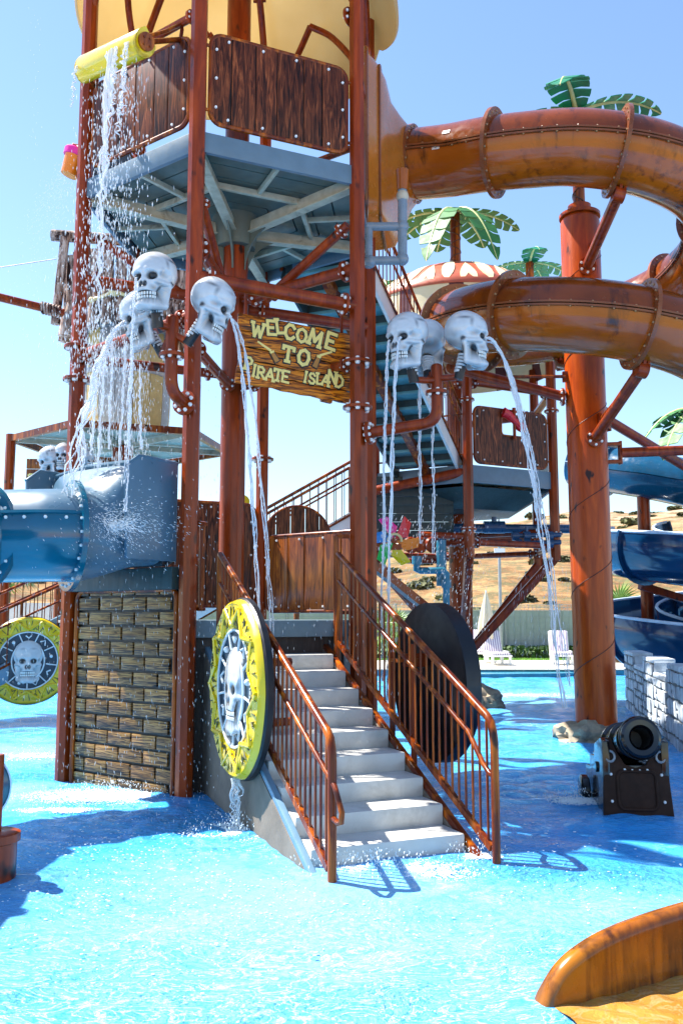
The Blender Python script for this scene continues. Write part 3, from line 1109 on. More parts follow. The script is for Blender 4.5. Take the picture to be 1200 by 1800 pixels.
# panels round the upper deck
pAB, MAB = panel(tw, A, B, 6.82, 7.82, 6, PLANK)
pBC, MBC = panel(tw, B, C, 6.82, 7.82, 6, PLANK)
panel(tw, D, A, 6.82, 7.82, 5, PLANK); panel(tw, E, D, 6.82, 7.82, 5, PLANK)
# grab handle beside panel AB and top rails
t = (B - A).normalized()
nAB = Vector((t.y, -t.x, 0))
m = MB(); q = B - t * .13
m.tube([q + Vector((0, 0, 7.52)) - t * .05, q + Vector((0, 0, 7.52)) + t * .02, q + Vector((0, 0, 7.46)) + t * .06, q + Vector((0, 0, 6.98)) + t * .06, q + Vector((0, 0, 6.92)) + t * .02, q + Vector((0, 0, 6.92)) - t * .05], .016, 8)
obj('grab_handle', m, RAIL, tw, smooth=60)
for a, b in ((A, B), (D, A), (F_, C), (F_, E)):
    beam(tw, a + Vector((0, 0, 8.02)), b + Vector((0, 0, 8.02)), .045, (True, True), 'top_rail', .12)
# struts up to the dome, with clamps
RD, ZR, ZA = 2.0, 9.22, 11.0
for k, v in enumerate(V1):
    w = V1[(k + 1) % 6]
    for a, b in ((v, w), (w, v)):
        mid = (a + b) / 2
        pts = [a + Vector((0, 0, 8.75)), a * .82 + mid * .18 + Vector((0, 0, 9.15)), a * .35 + mid * .65 + Vector((0, 0, 9.75)), (mid - cc) * .93 + cc + Vector((0, 0, 10.0))]
        m = MB(); m.tube(catmull(pts, 5), .045, 10)
        s = obj('dome_strut', m, POST, tw, smooth=60)
    pts = [v + Vector((0, 0, 9.6)), cc + (v - cc) * .7 + Vector((0, 0, 10.45)), cc + (v - cc) * .3 + Vector((0, 0, 10.95)), cc + Vector((0, 0, 11.05))]
    m = MB(); m.tube(catmull(pts, 5), .05, 10)
    rb = obj('dome_rib', m, POST, tw, smooth=60)
    m = MB()
    for f in (.35, .6, .8):
        i = int(f * 15); pc = catmull(pts, 5)[i]
        m.cyl(pc - Vector((-(v - cc).y, (v - cc).x, 0)).normalized() * .09, pc + Vector((-(v - cc).y, (v - cc).x, 0)).normalized() * .09, .022, 8)
    obj('clamp', m, POST, rb)
# scalloped dome, a closed shell
def dome_ring(f, inner):
    rg = []
    for k in range(96):
        a = 2 * math.pi * k / 96 + R(-96)
        sc = abs(math.cos(3 * (a - R(-96) + math.pi / 6)))
        zr = ZR + .34 * (1 - sc ** .7) * 1.0 - .10 - .10 * math.sin(a)
        ph = f * math.pi / 2
        r = RD * math.cos(ph) ** .9 + (0 if not inner else -.03)
        z = zr + (ZA - zr) * math.sin(ph) ** 1.0 - (.03 if inner else 0)
        r *= 1 + .012 * sc * (1 - f)
        rg.append(Vector((O1[0] + max(r, .02) * math.cos(a), O1[1] + max(r, .02) * math.sin(a), z)))
    return rg
fs = [0, .04, .1, .2, .32, .45, .6, .75, .88, .97]
m = MB(); m.loft([dome_ring(f, False) for f in reversed(fs)] + [dome_ring(f, True) for f in fs], True, True)
obj('dome', m, CANOPY, tw, smooth=35)

# beams below the deck
Zv = Vector((0, 0, 1))
beam(tw, B + Zv * 5.13, C + Zv * 5.08, .075)
beam(tw, A + Zv * 4.62, B + Zv * 4.72, .06)
col = lambda v, z, r=.16: cc + (v - cc).normalized() * r + Zv * z
for v, z in ((A, 5.52), (C, 5.52), (F_, 5.45), (B, 5.5)):
    beam(tw, col(v, z), v + Zv * z, .07)
for v, z in ((A, 4.6), (B, 4.42), (C, 4.45)):
    beam(tw, col(v, z), v + Zv * z, .055)
for v in (B, A, C):
    beam(tw, v * .93 + cc * .07 + Zv * 6.05, col(v, 5.45, .5), .055, (True, True), 'knee_brace', .1)
for v, zz in ((A, (4.72, 4.35)), (C, (4.45, 3.95)), (E, (3.9,)), (B, ())):
    for z in zz: flange(tw, v + Zv * z, (0, 0, 1), .16)
for v, zz in ((B, (8.9,)), (C, (8.55, 8.9))):
    for z in zz: flange(tw, v + Zv * z - (v - cc).normalized() * .1, (v - cc), .11)

# lower deck and its walls
lowV = [cc + (v - cc) * .97 for v in V1]
m = MB(); m.prism([(v.x, v.y) for v in lowV], 1.5, 1.67); ld = obj('lower_deck', m, DECK, tw, bevel=.01)
m = MB(); m.prism([(v.x, v.y) for v in [cc + (v - cc) * .9 for v in V1]], -.4, 1.498); obj('plinth', m, simple('dark_plinth_boards', (.045, .03, .024), .6, var=.4, stretch=(6, 6, .8), dirt=(.12, .08, .05)), tw)
tBC = (C - B).normalized(); nBC = Vector((tBC.y, -tBC.x, 0))
panel(tw, E, F_, 1.78, 2.8, 5, PLANK2, gap=.1)
panel(tw, D, E, 1.85, 3.25, 5, PLANK, gap=.1)
# round plank shield behind the landing
ctr = at(522, 948, 13.3)
sh = thing('round_shield', 'dark round plank shield standing behind the amber landing panel', 'shield', (ctr.x, 13.3, ctr.z))
Ms = frame(ctr, (1, .05, 0), (0, 0, 1))
xs = [-.5, -.32, -.1, .12, .33, .5]
for i in range(5):
    a, b = xs[i] + .004, xs[i + 1] - .004
    ss = [a + (b - a) * k / 8 for k in range(9)]
    m = MB(); m.prism([(x, -math.sqrt(max(0, .2501 - x * x))) for x in ss] + [(x, math.sqrt(max(0, .2501 - x * x))) for x in reversed(ss)], -.02, .02, Ms)
    obj('plank', m, PLANK, sh, smooth=30)
m = MB(); m.tube([Ms @ Vector((.5 * math.cos(2 * math.pi * k / 40), .5 * math.sin(2 * math.pi * k / 40), 0)) for k in range(40)], .022, 8, ring=True); obj('rim', m, RAIL, sh)
m = MB(); m.cyl(ctr - Zv * .5, Vector((ctr.x, ctr.y, 1.4)), .04, 8); obj('stand', m, RAIL, sh)

# brick faced wall between posts A and B
bw = MB(); La = (B - A).length; MW = frame((A + B) / 2 + Zv * .95, t, (0, 0, 1))
bw.box((0, 0, -.05), (La - .2, 2.1, .06), MW)
wall = obj('brick_wall', bw, MORTAR, tw, bevel=.004)
m = MB(); W2 = La - .36
m.tube([MW @ Vector((a, b, .005)) for a, b in rrect(W2 + .07, 2.05, .1, 5)], .028, 8, ring=True); obj('wall_frame', m, RAIL, wall, smooth=60)
rows, bh = 13, .151; bl = .362; bmesh_cache = {}
random.seed(4)
for r_ in range(rows + 1):
    z = -1.0 + r_ * bh
    x = -W2 / 2 + (-.19 if r_ % 2 else -.02)
    while x < W2 / 2:
        a, b = max(x, -W2 / 2), min(x + bl - .024, W2 / 2)
        if b - a > .04:
            key = round(b - a, 3)
            if key not in bmesh_cache:
                mm = MB(); mm.box((0, 0, 0), (b - a, bh - .025, .03)); bmesh_cache[key] = mesh_of(mm, BRICK, bevel=.006, name='brick')
            o = bpy.data.objects.new('brick', bmesh_cache[key]); COL.objects.link(o); o.parent = wall
            Mb = MW @ Matrix.Translation(((a + b) / 2, z + bh / 2, -.008 + random.uniform(-.004, .004)))
            Mb.translation -= ORG[wall.name]
            o.matrix_local = Mb
            ORG[o.name] = ORG[wall.name]
        x += bl
# grey ledge above the wall
m = MB(); m.bar(A + t * .1 + Zv * 2.08 + nAB * .04, B - t * .1 + Zv * 2.08 + nAB * .04, .16, .22); obj('slide_ledge', m, DARKDECK, tw, bevel=.01)
m = MB(); m.bar(A + t * .25 + Zv * 2.24 + nAB * .16, B - t * .15 + Zv * 2.24 + nAB * .16, .09, .09); m.box((0, 0, 0), (.12, .06, .26), frame(B - t * .28 + Zv * 2.36 + nAB * .2, t, (0, 0, 1))); obj('ledge_bracket', m, BLACK, tw, bevel=.01)

# ------------------------------------------------------------------ front staircase
us = Vector((-.38, .925, 0)).normalized(); vs_ = Vector((us.y, -us.x, 0))
S0 = Vector((.903, 6.71, 0)); RUN, RISE, WID = .322, .15, 1.2
st = thing('front_staircase', 'wide pale concrete staircase with brown railings climbing out of the water', 'staircase', (S0.x - vs_.x * .6, S0.y - vs_.y * .6, 0))
for k in range(-3, 9):
    z = .12 + RISE * k
    c0 = S0 + us * (RUN * k) - vs_ * (WID / 2) + us * ((RUN + .03) / 2)
    m = MB(); m.box((0, 0, 0), (WID, RUN + .03, RISE + .01), frame(c0 + Zv * (z - RISE / 2 + .005), vs_, us))
    o = obj('step', m, CONC, st, bevel=.022)
m = MB(); k9 = S0 + us * (RUN * 9) - vs_ * (WID / 2)
m.box((0, 0, 0), (WID, .3, .17), frame(k9 + us * .15 + Zv * 1.415, vs_, us)); obj('riser', m, NAVYP, st, bevel=.008)
m = MB(); m.box((0, 0, 0), (WID + .02, .34, .025), frame(k9 + us * .16 + Zv * 1.515, vs_, us)); obj('step', m, CONC, st, bevel=.008)
for s, nm in ((0, 'side_wall'), (1, 'side_wall')):
    off = -vs_ * (WID + .035) if s == 0 else vs_ * .03
    o0 = S0 + off
    poly = [(-1.1, -.5), (RUN * 9, -.5), (RUN * 9, 1.35), (RUN * 8.2, 1.3), (-1.1, -.62 + .12 + .0)]
    Mx = frame(o0, us, (0, 0, 1))
    slope = RISE / RUN
    poly = [(-1.0, -.6), (RUN * 9, -.6), (RUN * 9, .02 + slope * RUN * 9), (-.02, .02), (-1.0, .02 - slope * .98)]
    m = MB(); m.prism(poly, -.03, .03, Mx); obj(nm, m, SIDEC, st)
    m = MB(); m.bar(o0 + us * -1.0 + Zv * (.05 - slope * .98), o0 + us * (RUN * 9) + Zv * (.05 + slope * RUN * 9), .05, .05); obj('stringer_cap', m, LSTR if s == 0 else RAIL, st, bevel=.006)
sl = Vector((us.x, us.y, .475))
PL = Vector((-.06, 5.9, -.02)); handrail(st, PL, PL + sl * 2.95, .93, .66, .08, 29, us)
PR = Vector((1.085, 6.45, -.02)); handrail(st, PR, PR + sl * 2.95, .97, .70, .07, 29, us, mid_hook=False)
# landing rails left of the stairs, between post B and the stair head
m = MB()
q0 = B + t * 0 + tBC * .1; q1 = S0 + us * (RUN * 8.6) - vs_ * (WID + .1)
m = MB()
hh = Vector((q1.x, q1.y, 0))
m.tube([q0 + Zv * 2.62, q1 + Zv * 2.62], .025, 8)
lr = obj('landing_rail', m, RAIL, st)
m = MB(); m.tube([q0 + Zv * 1.78, q1 + Zv * 1.78], .02, 8); obj('lower_rail', m, RAIL, lr)
for k in range(1, 4):
    b = q0.lerp(q1, k / 4); m = MB(); m.cyl(b + Zv * 1.78, b + Zv * 2.62, .011, 6); obj('baluster', m, RAIL, lr)
m = MB(); q2 = S0 + us * (RUN * 8.6) + vs_ * .1; q3 = C - tBC * .1
m.tube([q2 + Zv * 2.55, q2 + Zv * 1.3], .026, 8); m.tube([q2 + Zv * 2.55, q3 + Zv * 2.55], .024, 8); m.tube([q2 + Zv * 1.75, q3 + Zv * 1.75], .02, 8)
obj('landing_rail', m, RAIL, st)

# ================================================================== BROWN TUBE SLIDE AND ITS COLUMN
HC = Vector((3.56, 12.65, 0)); HR = 1.92; TR = .475


def helix(deg, z0=7.62, pitch=2.25):
    a = R(deg)
    return Vector((HC.x + HR * math.sin(a), HC.y - HR * math.cos(a), z0 - pitch * deg / 360))


ctrl = [Vector((1.02, 11.75, 8.0)), Vector((1.5, 11.55, 7.95)), Vector((2.05, 11.16, 7.84))] + [helix(d) for d in range(-22, 432, 12)]
path = catmull(ctrl, 4)


def tube_frames(path):
    fr = []
    for i, p in enumerate(path):
        a = path[max(0, i - 1)]; b = path[min(len(path) - 1, i + 1)]
        d = (b - a).normalized()
        s = d.cross(Vector((0, 0, 1))).normalized()       # to the right of travel
        fr.append((p, d, s, s.cross(d)))
    return fr


def shell(mb, fr, a0, a1, r, th=.02, n=14):
    "closed curved shell between two angles (degrees from the right hand side, up positive)"
    rings = []
    for p, d, s, u in fr:
        o = [p + (s * math.cos(R(a0 + (a1 - a0) * k / n)) + u * math.sin(R(a0 + (a1 - a0) * k / n))) * r for k in range(n + 1)]
        i = [p + (s * math.cos(R(a1 + (a0 - a1) * k / n)) + u * math.sin(R(a1 + (a0 - a1) * k / n))) * (r - th) for k in range(n + 1)]
        rings.append(o + i)
    mb.loft(rings)


def ring_flange(name, parent, f, r0, r1, th, mat, nb=22, bm=None):
    p, d, s, u = f
    m = MB(); M = frame(p, s, u)
    prof = [(r0, -th / 2), (r1, -th / 2), (r1, th / 2), (r0, th / 2), (r0, -th / 2)]
    m.lathe(prof, 40, M, False, False)
    o = obj(name, m, mat, parent, smooth=30)
    m = MB()
    for k in range(nb):
        a = 2 * math.pi * k / nb
        q = M @ Vector(((r0 + r1) / 2 * math.cos(a), (r0 + r1) / 2 * math.sin(a), 0))
        for sg in (1, -1): m.bolt(q + d * sg * th / 2, d * sg, .016, .014)
    obj('bolts', m, bm or BOLTM, o, smooth=0)
    return o


ts = thing('tube_slide', 'brown wood look tube slide spiralling down around the thick column', 'tube slide', (1.0, 11.7, 8.0))
fr = tube_frames(path)
joints = [0]
L = 0; acc = [0]
for i in range(1, len(path)): acc.append(acc[-1] + (path[i] - path[i - 1]).length)
def idx(s): return min(range(len(acc)), key=lambda i: abs(acc[i] - s))
def near_px(px, lo, hi):
    best = None
    for i in range(lo, hi):
        q = path[i] - EYE
        dd = q.dot(_F); x = 600 + FPX * q.x / dd
        if best is None or abs(x - px) < best[0]: best = (abs(x - px), i)
    return best[1]
i_front = idx(acc[-1] * .0)
half = len(path)
jn = [0, near_px(868, 0, 30), near_px(1085, 0, 50)]
hx = lambda deg: 12 + int((deg + 22) / 12 * 4)
jn += [hx(62), hx(118), hx(170), hx(225), hx(282), hx(318), hx(367), len(path) - 1]
jn = sorted(set(jn))
for a, b in zip(jn[:-1], jn[1:]):
    seg = fr[a:b + 1]
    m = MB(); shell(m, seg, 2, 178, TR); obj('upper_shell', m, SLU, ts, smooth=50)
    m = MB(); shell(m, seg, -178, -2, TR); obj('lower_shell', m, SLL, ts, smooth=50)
    m = MB()
    for sg in (0, 180):
        for off in (-.02, .02):
            rr = []
            for p, d, s, u in seg:
                q = p + s * (TR * (1 if sg == 0 else -1)) + u * off
                so = s * (1 if sg == 0 else -1)
                rr.append([q - so * .02 - u * .012, q + so * .035 - u * .012, q + so * .035 + u * .012, q - so * .02 + u * .012])
            m.loft(rr)
    sm = obj('seam_lip', m, SLF, ts, smooth=30)
    m = MB(); last = -9
    for j in range(a, b + 1):
        if acc[j] - last > .16:
            last = acc[j]; p, d, s, u = fr[j]
            for sg in (1, -1):
                m.bolt(p + s * sg * (TR + .018) - u * .033, -u, .014, .012); m.bolt(p + s * sg * (TR + .018) + u * .033, u, .014, .012)
    obj('bolts', m, BOLTS2, sm, smooth=0)
for j in jn:
    ring_flange('flange', ts, fr[j], TR - .01, TR + (.055 if j == 0 else .10), .05, SLF, 22, BOLTS2)
# flared entry box between the deck and the tube: open box sections blending into a circle
p0, d0, s0, u0 = fr[0]
rings = []
for f, xx, w, h, zb, e in ((0, .30, 1.5, 2.15, 6.6, 9), (.3, .55, 1.42, 2.0, 6.72, 8), (.45, .66, 1.36, 1.86, 6.8, 7), (.6, .74, 1.25, 1.5, 7.0, 5), (.8, .88, 1.08, 1.14, 7.35, 3), (1, 1.02, .95, .95, 7.525, 2)):
    cy = 10.9 + (11.75 - 10.9) * f
    rg = []
    for k in range(48):
        a = 2 * math.pi * k / 48
        ca, sa = math.cos(a), math.sin(a)
        x = abs(ca) ** (2 / e) * (1 if ca >= 0 else -1); z = abs(sa) ** (2 / e) * (1 if sa >= 0 else -1)
        dirw = Vector((.0, 1, 0)).lerp(-s0, f).normalized()
        rg.append(Vector((xx, cy, zb + h / 2)) + dirw * (x * w / 2) + Vector((0, 0, z * h / 2)))
    rings.append(rg)
inner = []
for rg in reversed(rings):
    c_ = sum(rg, Vector()) / len(rg)
    inner.append([c_ + (q - c_) * .955 for q in rg])
m = MB(); m.loft(rings + inner + [rings[0]], False, False)
en = obj('entry_box', m, TANF, ts, smooth=50)
m = MB(); m.tube([q + (q - sum(rings[1], Vector()) / 48) * .01 for q in rings[1]], .022, 6, ring=True); obj('seam_lip', m, SLF, en)
m = MB(); m.tube([q + (q - sum(rings[0], Vector()) / 48) * .01 for q in rings[0]], .03, 6, ring=True); obj('seam_lip', m, SLF, en)
# two small paper stickers on the lower shell
for px, py in ((811, 272), (797, 288)):
    j = near_px(px, 0, 20)
    p, d, s, u = fr[j]
    a = R(22 if py < 280 else -4)
    nrm = s * math.cos(a) + u * math.sin(a)
    m = MB(); m.box((0, 0, 0), (.11, .055, .004), frame(p + nrm * (TR + .004), d, nrm.cross(d))); obj('sticker', m, WHITE, ts, smooth=0)

bc = thing('slide_column', 'thick brown wood look column standing on a rock and carrying the tube slide', 'column', (HC.x, HC.y, 0))
m = MB(); m.lathe([(.285, -.5), (.285, 7.55), (.26, 7.62)], 40, Matrix.Translation((HC.x, HC.y, 0))); obj('shaft', m, BIGPOST, bc)
m = MB(); m.lathe([(.30, 7.63), (.30, 7.68), (.17, 7.70), (.17, 7.82), (.10, 7.83)], 32, Matrix.Translation((HC.x, HC.y, 0))); obj('cap', m, BIGPOST, bc)
m = MB()
m.tube([Vector((HC.x + .287 * math.cos(a), HC.y + .287 * math.sin(a), .35 + a / 6.283 * 1.12)) for a in [i * .2 for i in range(200)]], .006, 5)
obj('spiral_weld', m, simple('dark_weld', (.06, .015, .006), .5), bc)


def arm(z0, ang, j, rad=.075, brace=True):
    "bracket arm from the column to the underside of the tube at path index j"
    p, d, s, u = fr[j]
    tip = p - u * (TR + .10)
    dirh = Vector((tip.x - HC.x, tip.y - HC.y, 0)).normalized()
    root = Vector((HC.x, HC.y, z0)) + dirh * .30
    m = MB(); m.cyl(root, tip, rad, 14); o = obj('arm', m, POST, bc)
    m = MB(); m.cyl(tip - d * .07, tip + d * .07, .1, 16); m.bar(tip, p - u * (TR - .03), .16, .04, d)
    m.bar(tip + d * .06, p - u * (TR - .02) + d * .06, .12, .03, d)
    obj('clamp', m, POST, o)
    flange(o, root + dirh * .03, dirh, .13)
    if brace:
        m = MB(); sd = Vector((-dirh.y, dirh.x, 0))
        m.cyl(root + Zv * .28 + sd * .1, (root + tip) / 2 + Zv * .08, .025, 8); obj('brace', m, RAIL, o)
        m = MB(); m.box((-.04, 0, 0), (.16, .16, .05), frame(root + Zv * .28 + sd * .08, dirh, Zv)); obj('bracket', m, POST, o, bevel=.008)
arm(6.75, 0, hx(2)); arm(4.22, 0, hx(368)); arm(5.4, 0, hx(180)); arm(4.9, 0, hx(270))
for z, q in ((4.05, Vector((7.6, 13.2, 4.3))), (4.75, Vector((7.4, 15.2, 3.4)))):
    dirh = (q - Vector((HC.x, HC.y, z))).normalized()
    m = MB(); m.cyl(Vector((HC.x, HC.y, z)) + dirh * .5, q, .075, 12); o = obj('tie_beam', m, POST, bc)
    m = MB(); sd = Vector((-dirh.y, dirh.x, 0)).normalized()
    for k in (-1, 1):
        m.bar(Vector((HC.x, HC.y, z + k * .13)) + dirh * .2, Vector((HC.x, HC.y, z + k * .13)) + dirh * .5, .10, .05)
    m.bar(Vector((HC.x, HC.y, z - .17)) + dirh * .5, Vector((HC.x, HC.y, z + .17)) + dirh * .5, .09, .03, dirh); obj('bracket', m, POST, o, bevel=.006)


def rock(name, label, c, r, seed):
    rng = random.Random(seed)
    bm = bmesh.new(); bmesh.ops.create_icosphere(bm, subdivisions=4, radius=1)
    from mathutils import noise
    for v in bm.verts:
        n = noise.fractal(v.co * 1.3 + Vector((seed, 0, 0)), 1.0, 2.0, 5)
        cr = abs(noise.noise(v.co * 2.6 + Vector((0, seed, 0))))
        v.co *= 1 + .28 * n - .18 * max(0, .22 - cr) / .22
        v.co = Vector((v.co.x * r[0], v.co.y * r[1], v.co.z * r[2]))
    me = bpy.data.meshes.new(name); bm.to_mesh(me); bm.free()
    me.polygons.foreach_set('use_smooth', [True] * len(me.polygons)); me.set_sharp_from_angle(angle=R(38))
    me.materials.append(ROCK)
    o = link(name, me); o.location = c
    tag(o, label, 'rock')
rock('base_rock', 'tan rock at the water line around the thick brown column', (HC.x - .05, HC.y - .1, -.02), (.56, .46, .34), 3)
rock('base_rock', 'dark wet rock at the foot of the rear tower column behind the black disc', (2.36 + .25, 17.3, -.02), (.5, .4, .42), 8)

# ================================================================== BLUE TUBE SLIDE AT THE LEFT
bs = thing('blue_tube_slide', 'blue tube slide leaving a faded blue entry box above the brick wall', 'tube slide', ((A + B).x / 2, (A + B).y / 2, 2.3))
mAB = (A + B) / 2
bpath = catmull([mAB + nAB * .74 + t * .22 + Zv * 2.47, mAB + nAB * .95 + t * .10 + Zv * 2.47, mAB + nAB * 1.02 + Vector((-.45, .0, 2.46)), Vector((-3.45, 8.12, 2.44)), Vector((-3.98, 7.65, 2.41)), Vector((-3.95, 6.7, 2.36)), Vector((-3.78, 5.7, 2.3)), Vector((-3.85, 4.5, 2.2)), Vector((-4.5, 3.6, 2.1))], 8)
bfr = tube_frames(bpath)
BRr = .44
jn2 = [4, 22, 34, 46, len(bpath) - 1]
for a, b in zip(jn2[:-1], jn2[1:]):
    seg = bfr[a:b + 1]
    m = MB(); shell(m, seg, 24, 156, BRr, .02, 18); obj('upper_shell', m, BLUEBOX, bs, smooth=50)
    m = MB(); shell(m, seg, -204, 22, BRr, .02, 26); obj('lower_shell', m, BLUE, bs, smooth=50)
    m = MB()
    for sg in (23, 157):
        rr = []
        for p, d, s, u in seg:
            o = s * math.cos(R(sg)) + u * math.sin(R(sg)); w = d.cross(o)
            q = p + o * BRr
            rr.append([q - o * .02 - w * .014, q + o * .028 - w * .014, q + o * .028 + w * .014, q - o * .02 + w * .014])
        m.loft(rr)
    sm = obj('seam_lip', m, BLUE, bs, smooth=30)
    m = MB()
    for p, d, s, u in seg[::2]:
        for sg in (17, 163):
            o = s * math.cos(R(sg)) + u * math.sin(R(sg)); m.bolt(p + o * (BRr + .002), o, .018, .014)
    obj('bolts', m, BOLTM, sm, smooth=0)
for j in jn2[:-1]:
    ring_flange('flange', bs, bfr[j], BRr - .01, BRr + .09, .05, BLUE, 24)
# entry box lofted into the tube
rings = []
for f, off, w, h, zb, e in ((0, .02, 1.50, 1.02, 2.2, 10), (.1, .25, 1.48, 1.02, 2.2, 10), (.2, .42, 1.42, 1.0, 2.18, 8), (.4, .55, 1.26, 1.04, 2.12, 5), (.7, .68, 1.02, .93, 2.06, 3), (1, .80, .88, .88, 2.03, 2)):
    rg = []
    for k in range(56):
        a = 2 * math.pi * k / 56
        ca, sa = math.cos(a), math.sin(a)
        x = abs(ca) ** (2 / e) * (1 if ca >= 0 else -1); z = abs(sa) ** (2 / e) * (1 if sa >= 0 else -1)
        rg.append(mAB + nAB * off + t * (x * w / 2 + .22 * f) + Zv * (zb + h / 2 + z * h / 2))
    rings.append(rg)
rings.append([bfr[4][0] + (bfr[4][2] * -math.cos(2 * math.pi * k / 56) + bfr[4][3] * math.sin(2 * math.pi * k / 56)) * BRr for k in range(56)])
inner = []
for rg in reversed(rings):
    c_ = sum(rg, Vector()) / len(rg)
    inner.append([c_ + (q - c_) * .95 for q in rg])
m = MB(); m.loft(rings + inner + [rings[0]], False, False)
en = obj('entry_box', m, BLUEBOX, bs, smooth=50)
# taller side walls of the box: the right hand one stands against post B
for sgn in (1, -1):
    pts = [(0.0, 2.24), (.62, 2.24), (.66, 3.10), (.5, 3.22), (.0, 3.20)]
    Mx = frame(mAB + t * (.765 * sgn) + nAB * .04, nAB, Zv)
    m = MB(); m.prism([(x, z) for x, z in pts], -.018, .018, Mx); sw = obj('side_wall', m, BLUEBOX, bs, bevel=.008)
    m = MB(); m.tube([Mx @ Vector((x, z, 0)) for x, z in ((0, 3.21), (.3, 3.22), (.5, 3.22), (.66, 3.10))], .022, 8); obj('rim', m, BLUEBOX, sw)
m = MB(); m.tube([mAB + nAB * .04 + t * .74 + Zv * 3.22, mAB + nAB * .2 + t * .3 + Zv * 3.26, mAB + nAB * .3 + t * -.3 + Zv * 3.25, mAB + nAB * .35 + t * -.76 + Zv * 3.18], .03, 8); obj('rim', m, BLUEBOX, bs)

# ================================================================== SKULL FOUNTAINS
def sd_ell(P, c, r):
    q = P - np.array(c); r = np.array(r)
    k0 = np.linalg.norm(q / r, axis=1); k1 = np.linalg.norm(q / (r * r), axis=1) + 1e-9
    return k0 * (k0 - 1) / k1


def sd_cap(P, a, b, r):
    a = np.array(a); b = np.array(b); pa = P - a; ba = b - a
    h = np.clip((pa @ ba) / (ba @ ba), 0, 1)
    return np.linalg.norm(pa - h[:, None] * ba, axis=1) - r


def smin(a, b, k):
    h = np.clip(.5 + .5 * (b - a) / k, 0, 1)
    return b * (1 - h) + a * h - k * h * (1 - h)


def smax(a, b, k): return -smin(-a, -b, k)


def skull_sdf(P):
    s = sd_ell(P, (-.06, 0, .165), (.335, .295, .325))
    s = smin(s, sd_ell(P, (.10, 0, .17), (.215, .225, .235)), .06)
    s = smin(s, sd_ell(P, (.15, 0, -.04), (.165, .18, .20)), .05)
    s = smin(s, sd_ell(P, (.20, 0, -.17), (.135, .13, .12)), .04)
    s = smin(s, sd_ell(P, (.19, 0, -.415), (.155, .15, .07)), .05)
    for sg in (-1, 1):
        s = smin(s, sd_cap(P, (.23, .13 * sg, -.065), (-.05, .245 * sg, -.06), .034), .03)
        s = smin(s, sd_cap(P, (-.04, .215 * sg, -.07), (.01, .18 * sg, -.39), .045), .03)
        s = smin(s, sd_cap(P, (.01, .17 * sg, -.40), (.24, .08 * sg, -.435), .055), .04)
        s = smin(s, sd_cap(P, (.285, .05 * sg, .115), (.18, .2 * sg, .10), .04), .04)
        s = smax(s, -sd_ell(P, (.33, .112 * sg, .02), (.13, .083, .078)), .02)
        s = smax(s, -sd_ell(P, (.14, .305 * sg, .05), (.13, .085, .08)), .04)
        s = smax(s, -sd_ell(P, (.10, .235 * sg, -.215), (.075, .075, .10)), .02)
        s = smax(s, -sd_ell(P, (.36, .028 * sg, -.115), (.09, .026, .05)), .012)
    s = smax(s, -sd_ell(P, (.33, 0, -.277), (.115, .23, .062)), .015)
    return s


def build_skull_mesh():
    bm = bmesh.new(); bmesh.ops.create_icosphere(bm, subdivisions=6, radius=1)
    me = bpy.data.meshes.new('skull'); bm.to_mesh(me); bm.free()
    n = len(me.vertices)
    co = np.zeros(n * 3); me.vertices.foreach_get('co', co); D = co.reshape(-1, 3)
    D /= np.linalg.norm(D, axis=1)[:, None]
    c = np.array((.05, 0, -.04))
    tt = np.full(n, .95)
    for _ in range(120):
        P = c + D * tt[:, None]
        tt -= np.clip(skull_sdf(P), -.02, .2) * .5
    P = c + D * tt[:, None]
    me.vertices.foreach_set('co', P.reshape(-1))
    dk = np.zeros(n)
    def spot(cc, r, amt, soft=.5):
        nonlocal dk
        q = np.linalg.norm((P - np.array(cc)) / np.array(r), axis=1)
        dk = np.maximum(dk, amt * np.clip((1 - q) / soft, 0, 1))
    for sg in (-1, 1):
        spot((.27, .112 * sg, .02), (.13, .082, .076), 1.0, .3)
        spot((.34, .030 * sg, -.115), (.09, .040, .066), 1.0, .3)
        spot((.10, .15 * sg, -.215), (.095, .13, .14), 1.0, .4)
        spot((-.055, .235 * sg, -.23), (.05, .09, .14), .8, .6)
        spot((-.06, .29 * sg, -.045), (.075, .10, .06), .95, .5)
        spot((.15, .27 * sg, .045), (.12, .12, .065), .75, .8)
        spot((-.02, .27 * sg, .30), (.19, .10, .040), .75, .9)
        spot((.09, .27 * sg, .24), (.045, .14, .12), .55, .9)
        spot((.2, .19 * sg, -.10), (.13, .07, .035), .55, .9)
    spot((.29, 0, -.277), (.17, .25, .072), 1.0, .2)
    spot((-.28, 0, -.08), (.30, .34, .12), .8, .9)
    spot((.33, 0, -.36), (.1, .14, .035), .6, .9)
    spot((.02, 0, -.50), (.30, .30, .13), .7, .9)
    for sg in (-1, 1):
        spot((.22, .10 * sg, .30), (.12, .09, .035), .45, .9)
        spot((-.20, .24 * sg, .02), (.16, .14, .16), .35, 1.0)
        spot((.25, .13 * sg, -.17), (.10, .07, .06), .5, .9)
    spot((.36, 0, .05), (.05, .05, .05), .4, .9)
    at_ = me.attributes.new('paint', 'FLOAT', 'POINT')
    at_.data.foreach_set('value', dk.astype(np.float32))
    me.polygons.foreach_set('use_smooth', [True] * len(me.polygons))
    me.materials.append(BONE)
    me.update()
    return me


